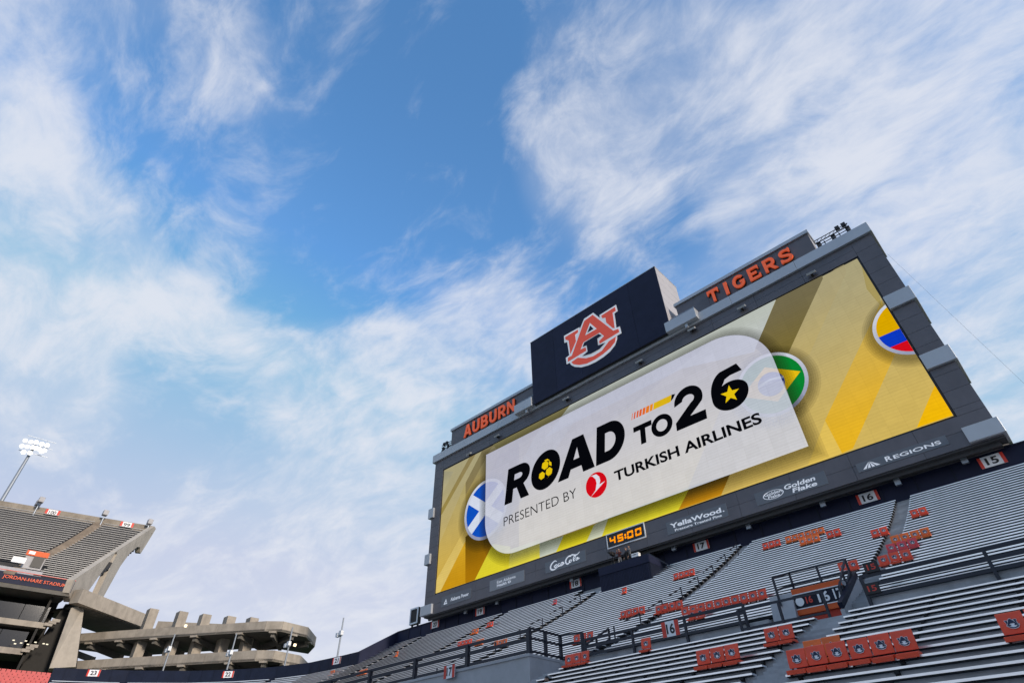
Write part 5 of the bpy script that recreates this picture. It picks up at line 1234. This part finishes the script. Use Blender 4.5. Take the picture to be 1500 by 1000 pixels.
# back parapet with sign boards
bp = MB(); 
for (lo, hi) in ((0.35, 1.75),): bp.loft([tuple(R0 + Vector((0, 0, lo))), tuple(R1 + Vector((0, 0, lo))), tuple(R1 + Vector((0, 0, hi))), tuple(R0 + Vector((0, 0, hi)))], [tuple(R0 + Vector((-0.4, 0.1, lo))), tuple(R1 + Vector((-0.4, 0.1, lo))), tuple(R1 + Vector((-0.4, 0.1, hi))), tuple(R0 + Vector((-0.4, 0.1, hi)))])
BROWNC = mat('parapet_concrete', (0.33, 0.285, 0.23), 0.9, var=0.2, scale=0.7, stain=0.35); dk(bp.obj('back_parapet', BROWNC))
dk(MB().bar(R0 + Vector((0.1, 0, 0.2)), R1 + Vector((0.1, 0, 0.2)), 0.3, 0.12).obj('parapet_rail', DARK))
# end frame: raker beam with haunch, all in the end plane
fd = (R0 - F0); fh = Vector((fd.x, fd.y, 0)).normalized(); en = Vector((-fh.y, fh.x, 0)); 
if en.dot(-F0) < 0: en = -en
flen = Vector((fd.x, fd.y, 0)).length
def fp(s, z): p = F0 + fh * (s * flen); return Vector((p.x, p.y, z))
zA, zB_ = F0.z, R0.z
rk = [(-0.02, zA - 0.9), (-0.035, zA + 0.9), (1.0, zB_ + 1.75), (1.055, zB_ + 1.75), (0.98, zB_ - 2.2), (0.93, zB_ - 4.6), (0.90, zB_ - 4.6), (0.865, zB_ - 3.9), (0.8, zB_ - 4.4), (0.70, zB_ - 6.4), (0.62, zB_ - 9.6), (0.53, zB_ - 17.0), (0.42, zB_ - 17.2), (0.44, zB_ - 11.5), (0.46, zB_ - 8.9), (0.43, zB_ - 8.6), (0.25, zA + 1.2), (0.06, zA - 1.7)]
A = [fp(s, z) + en * 0.02 for s, z in rk]; Bq = [fp(s, z) - en * 0.9 for s, z in rk]
me = bpy.data.meshes.new('raker'); nA = len(A); me.from_pydata([tuple(p) for p in A + Bq], [], [tuple(range(nA)), tuple(range(nA, 2 * nA))[::-1]] + [(i, nA + i, nA + (i + 1) % nA, (i + 1) % nA) for i in range(nA)])
bm = bmesh.new(); bm.from_mesh(me); bmesh.ops.recalc_face_normals(bm, faces=bm.faces[:]); bmesh.ops.triangulate(bm, faces=[f for f in bm.faces if len(f.verts) > 4]); bm.to_mesh(me); bm.free()
RKC = mat('raker_concrete', (0.47, 0.42, 0.355), 0.9, var=0.12, scale=0.6, stain=0.22, streak=True)
dk(link('raker_beam', me, RKC))
# front fascia with lettering
fh_ = 1.5
dk(MB().loft([tuple(F0 + Vector((0.15, 0, -0.75))), tuple(F1 + Vector((0.15, 0, -0.75))), tuple(F1 + Vector((0.15, 0, 0.75))), tuple(F0 + Vector((0.15, 0, 0.75)))], [tuple(F0 + Vector((-0.3, 0, -0.75))), tuple(F1 + Vector((-0.3, 0, -0.75))), tuple(F1 + Vector((-0.3, 0, 0.75))), tuple(F0 + Vector((-0.3, 0, 0.75)))]).obj('fascia', NAVYP))
dk(MB().bar(F0 + Vector((0.25, 0, 0.95)), F1 + Vector((0.25, 0, 0.95)), 0.06, 0.08).obj('fascia_rail', REDP))
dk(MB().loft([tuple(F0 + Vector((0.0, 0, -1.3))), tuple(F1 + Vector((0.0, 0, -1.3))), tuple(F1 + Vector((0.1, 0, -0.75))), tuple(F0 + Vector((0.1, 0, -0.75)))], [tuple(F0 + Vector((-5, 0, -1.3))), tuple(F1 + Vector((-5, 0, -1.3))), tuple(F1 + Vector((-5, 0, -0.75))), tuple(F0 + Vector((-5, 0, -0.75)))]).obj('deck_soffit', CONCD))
me = fit(text_mesh('fascia_letters', 'JORDAN-HARE STADIUM', 0.012), 0, 1, 0, 1)
pR = atD(97.5, 858, 113.5); pL = atD(8, 845, 113.3); dv = Vector((pR.x - pL.x, pR.y - pL.y, 0)); tl = dv.length; 
nrmf = Vector((-rd.y, rd.x, 0)); nrmf = nrmf if nrmf.dot(-F0) > 0 else -nrmf
base = F0 + rd * 0.9 + nrmf * 0.30
for v in me.vertices: x_, y_ = v.co.x, v.co.y; p = base + rd * ((1 - x_) * 8.0) + Vector((0, 0, -0.3 + y_ * 0.6)); v.co = p
dk(link('fascia_letters', me, mat('fascia_orange', (0.80, 0.12, 0.04), 0.6)))
# entrance block low in the deck (orange)
ctr = deck_pt(0.155, 0.10)
fr_x, fr_u = nrmf, Vector((0, 0, 1))
def dbox(u, v, w_, d_, z0, z1, m, name, push=0.0):
    c_ = deck_pt(u, v) + nrmf * push; dk(MB().obox((c_.x, c_.y, c_.z + (z0 + z1) / 2), rd, nrmf, Vector((0, 0, 1)), w_ / 2, d_ / 2, (z1 - z0) / 2).obj(name, m))
dbox(0.135, 0.07, 6.5, 1.8, -0.6, 0.5, mat('pale_deck_wall', (0.42, 0.42, 0.45), 0.8), 'portal_wall', 0.5)
dbox(0.12, 0.13, 2.6, 1.4, 0.2, 2.75, CONCL, 'portal_wall', 0.3); dbox(0.12, 0.13, 2.9, 0.2, 2.1, 2.85, TRIMO, 'portal_header', 1.1); dbox(0.132, 0.13, 0.8, 0.1, 2.25, 2.7, WHITE, 'portal_number', 1.25)
dbox(0.113, 0.13, 1.4, 0.2, 0.5, 2.1, BLACKP, 'portal_opening', 1.06); dbox(0.145, 0.10, 1.7, 0.2, 0.9, 1.7, WHITE, 'portal_board', 1.6)
# levels under the deck: ledges, dark glass, pier
for (zc, pr, pl) in ((0, (100, 915), (0, 901)), (1, (87, 955), (0, 946))):
    a = atD(*pr, 114.5); z = a.z; s0 = F0 + rd * (1.0 if zc == 0 else 2.2) + nrmf * (-2.0 + 0.3 * zc)
    e0 = s0 + rd * LEN
    dk(MB().bar((s0.x, s0.y, z - 0.35), (e0.x, e0.y, z - 0.35), 1.2, 0.75).obj('ledge', CONCW))
    dk(MB().bar((s0.x - nrmf.x * 4, s0.y - nrmf.y * 4, z - 0.6), (e0.x - nrmf.x * 4, e0.y - nrmf.y * 4, z - 0.6), 8.0, 0.3).obj('floor_slab', CONCD))
    for k in range(14):
        q0 = s0 + rd * (0.4 + k * 3.3) - nrmf * 1.1; q1_ = q0 + rd * 3.22
        dk(MB().loft([(q0.x, q0.y, z), (q1_.x, q1_.y, z), (q1_.x, q1_.y, z + 2.5), (q0.x, q0.y, z + 2.5)], [(q0.x - nrmf.x * 0.06, q0.y - nrmf.y * 0.06, z), (q1_.x - nrmf.x * 0.06, q1_.y - nrmf.y * 0.06, z), (q1_.x - nrmf.x * 0.06, q1_.y - nrmf.y * 0.06, z + 2.5), (q0.x - nrmf.x * 0.06, q0.y - nrmf.y * 0.06, z + 2.5)]).obj('window_pane', GLASS))
    for k in range(3):
        c_ = s0 + nrmf * 0.5 - rd * (0.2 + 0.35 * k); dk(MB().obox((c_.x, c_.y, z - 0.2 + 0.32 * k), rd, nrmf, Vector((0, 0, 1)), 0.5, 0.5, 0.2).obj('ledge_step', CONCW))
bw = F0 + rd * 0.6 - nrmf * 7.0; be_ = bw + rd * LEN
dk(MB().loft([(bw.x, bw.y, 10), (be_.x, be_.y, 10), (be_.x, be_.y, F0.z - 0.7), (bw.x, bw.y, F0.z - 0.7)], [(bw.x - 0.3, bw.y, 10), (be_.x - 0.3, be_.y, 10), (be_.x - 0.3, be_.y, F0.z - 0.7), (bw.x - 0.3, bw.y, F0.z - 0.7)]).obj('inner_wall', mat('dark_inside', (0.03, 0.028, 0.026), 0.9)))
ew = F0 + rd * 1.9
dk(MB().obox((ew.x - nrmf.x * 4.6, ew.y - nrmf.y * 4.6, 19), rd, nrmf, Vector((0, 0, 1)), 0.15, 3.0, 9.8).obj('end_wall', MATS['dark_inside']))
wq = [atD(96, 884, 117.5), atD(124, 884, 117.5), atD(112, 980, 117.5), atD(20, 992, 117.5)]
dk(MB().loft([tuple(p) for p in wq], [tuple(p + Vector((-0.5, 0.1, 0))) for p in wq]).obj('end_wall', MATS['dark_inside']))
# lit spots seen through the glass
GLOW = led('room_light', (1.0, 0.9, 0.68, 1), 1.3)
for (px, py) in ((20, 937), (22, 942), (31, 941), (38, 938), (41, 943), (52, 940), (64, 942), (69, 943)):
    c = atD(px, py, 114.6); dk(MB().obox(tuple(c), rd, nrmf, Vector((0, 0, 1)), 0.14, 0.02, 0.07).obj('room_lamp', GLOW))
# pier and beam at the end
pier_c = [(atD(124, 886, 114), atD(107, 884, 113))]
pt0, pt1 = atD(124, 885, 116), atD(104, 890, 114.0); pb0, pb1 = atD(111, 976, 116), atD(72, 978, 114.0)
dpth = Vector((-3.0, 0.55, 0))
dk(MB().loft([tuple(pb1), tuple(pb0), tuple(pb0 + dpth), tuple(pb1 + dpth)], [tuple(pt1), tuple(pt0), tuple(pt0 + dpth), tuple(pt1 + dpth)]).obj('pier', RKC))
b0, b1 = atD(133, 866, 113.8), atD(223, 903, 124.6)
zt_, zb_ = b0.z, b0.z - 2.0
bdv = Vector((b1.x - b0.x, b1.y - b0.y, 0)); b0h = b0 - bdv * 0.10
dk(MB().loft([(b0h.x, b0h.y, zb_), (b1.x, b1.y, zb_), (b1.x, b1.y, zt_), (b0h.x, b0h.y, zt_)], [(b0h.x - 1.6, b0h.y - 0.8, zb_), (b1.x - 1.6, b1.y - 0.8, zb_), (b1.x - 1.6, b1.y - 0.8, zt_), (b0h.x - 1.6, b0h.y - 0.8, zt_)]).obj('end_beam', CONCW))
dk(MB().loft([(b0.x - 1.0, b0.y, zb_ - 0.1), (b1.x - 1.0, b1.y, zb_ - 0.1), (b1.x - 9, b1.y - 4, zb_ - 0.1), (b0.x - 9, b0.y - 4, zb_ - 0.1)], [(b0.x - 1.0, b0.y, zb_ + 0.2), (b1.x - 1.0, b1.y, zb_ + 0.2), (b1.x - 9, b1.y - 4, zb_ + 0.2), (b0.x - 9, b0.y - 4, zb_ + 0.2)]).obj('beam_slab', CONCD))
# signs on the back parapet
for num, px, py in (('100', 74, 757), ('99', 184, 774)):
    q_ = ray(px, py); # intersect with rear line direction
    k = min((i / 400 for i in range(401)), key=lambda k: abs(math.atan2((R0 + (R1 - R0) * k).x, (R0 + (R1 - R0) * k).y) - math.atan2(q_[0], q_[1])))
    p = R0 + (R1 - R0) * k + Vector((0, 0, 1.0)); ang = math.atan2(-rdr.y, -rdr.x)
    S = thing('section_sign', 'white sign with red edges and number %s on the upper deck parapet' % NWD[num], 'sign', 'section number signs', p + Vector((0.35, -0.1, 0))); S.rotation_euler = (0, 0, ang)
    MB().box(-1.2, 1.2, 0, 0.05, -0.55, 0.55).obj('board', WHITE, S); words('number', num, -0.6, 0.6, -0.34, 0.34, -0.01, BLACKP, S, 0.02)
    for s_ in (-1, 1): MB().box(s_ * 1.0 - 0.2, s_ * 1.0 + 0.2, -0.012, 0.0, -0.55, 0.55).obj('stripe', REDP, S)
# speaker poles on the parapet
for i, (pb, pt, two, lab) in enumerate((((44, 762), (60, 731), True, 'leftmost short pole with two pale speakers on the upper deck'), ((145, 772), (158, 749), False, 'middle short pole with one speaker on the upper deck'), ((210, 787), (221, 762), False, 'short pole with one speaker at the tip of the upper deck'))):
    q_ = ray(*pb); k = min((i / 400 for i in range(401)), key=lambda k: abs(math.atan2((R0 + (R1 - R0) * k).x, (R0 + (R1 - R0) * k).y) - math.atan2(q_[0], q_[1])))
    b = R0 + (R1 - R0) * k + Vector((1.0, -0.1, 0)); D = math.hypot(b.x, b.y); H = atD(*pt, D).z - b.z; Po = thing('speaker_pole', lab, 'pole', 'speaker poles on the upper deck', b)
    MB().tube((0, 0, -0.5), (0, 0, H), 0.14, 0.09, 10).obj('pole', STEEL, Po)
    for s_ in ((-1, 1) if two else (0.2,)): bevel(MB().box(s_ * 1.0 - 0.6, s_ * 1.0 + 0.5, -0.5, 0.4, H * 0.84 - 0.5, H * 0.84 + 0.5).obj('speaker_box', CONCL, Po), 0.05)
# floodlight mast
D = 156; b, t_ = atD(-6, 752, D), atD(44, 664, D); FL = thing('floodlight_mast', 'tall floodlight mast with glowing lamp heads, upper left', 'floodlight', None, (t_.x, t_.y, 30)); H = t_.z - 30
MB().tube((0, 0, 0), (0, 0, H + 1.0), 0.55, 0.28, 14).obj('mast', STEEL, FL)
LMP = led('floodlight_glow', (1.0, 0.98, 0.92, 1), 3.2); LMPO = led('floodlight_dim', (1.0, 0.98, 0.94, 1), 1.6)
rgt = Vector((0.12, 0.99, 0)).normalized(); fw = Vector((0.98, -0.12, -0.25)).normalized()
lamps = [(37, 645, 0), (45.5, 647, 0), (53, 647.5, 1), (61, 650, 1), (69, 652, 1), (32, 653, 0), (40, 654, 0), (48, 655, 1), (57, 657, 1), (65, 659.5, 1), (34.5, 662, 1), (44, 663, 1), (53, 656, 1), (61, 661, 1)]
for zz in (0.2, 2.2, 3.9): MB().bar((-rgt.x * 2.2, -rgt.y * 2.2, H + zz), (rgt.x * 3.4, rgt.y * 3.4, H + zz - 0.1), 0.09).obj('crossbar', STEEL, FL)
for (px, py, on) in lamps:
    c = atD(px, py, D - 1.2) - Vector((t_.x, t_.y, 30))
    o = MB().tube(c, c - fw * 0.7, 0.48, 0.22, 14).obj('lamp_housing', STEEL, FL); MB().tube(c + fw * 0.03, c + fw * 0.06, 0.45, 0.45, 16).obj('lamp_face', LMP if on else LMPO, o)
# red seats low in the side stand
RS = thing('red_seat_block', 'block of red chairs under the side stand, bottom left corner', 'seating')
cm = MB().obox((0, 0, 0.35), rd, nrmf, Vector((0, 0, 1)), 0.25, 0.05, 0.3); cm.obox(tuple(nrmf * 0.25 + Vector((0, 0, 0.1))), rd, nrmf, Vector((0, 0, 1)), 0.25, 0.25, 0.05); cme = cm.mesh('chair'); cme.materials.append(mat('chair_red', srgb(196, 62, 64), 0.5, var=0.15))
rbase = atD(62, 1012, 108.0); rst = MB()
for r_ in range(6):
    o_ = rbase - nrmf * (0.8 * r_) + Vector((0, 0, 0.42 * r_))
    c_ = o_ + rd * 6.5; rst.obox((c_.x, c_.y, c_.z - 0.45), rd, nrmf, Vector((0, 0, 1)), 7.0, 0.4, 0.4)
    for k in range(20): link('chair', cme, None, RS, loc=o_ + rd * (0.58 * k - 0.30 * r_ + 0.3))
rst.obj('concrete_steps', CONC, RS)
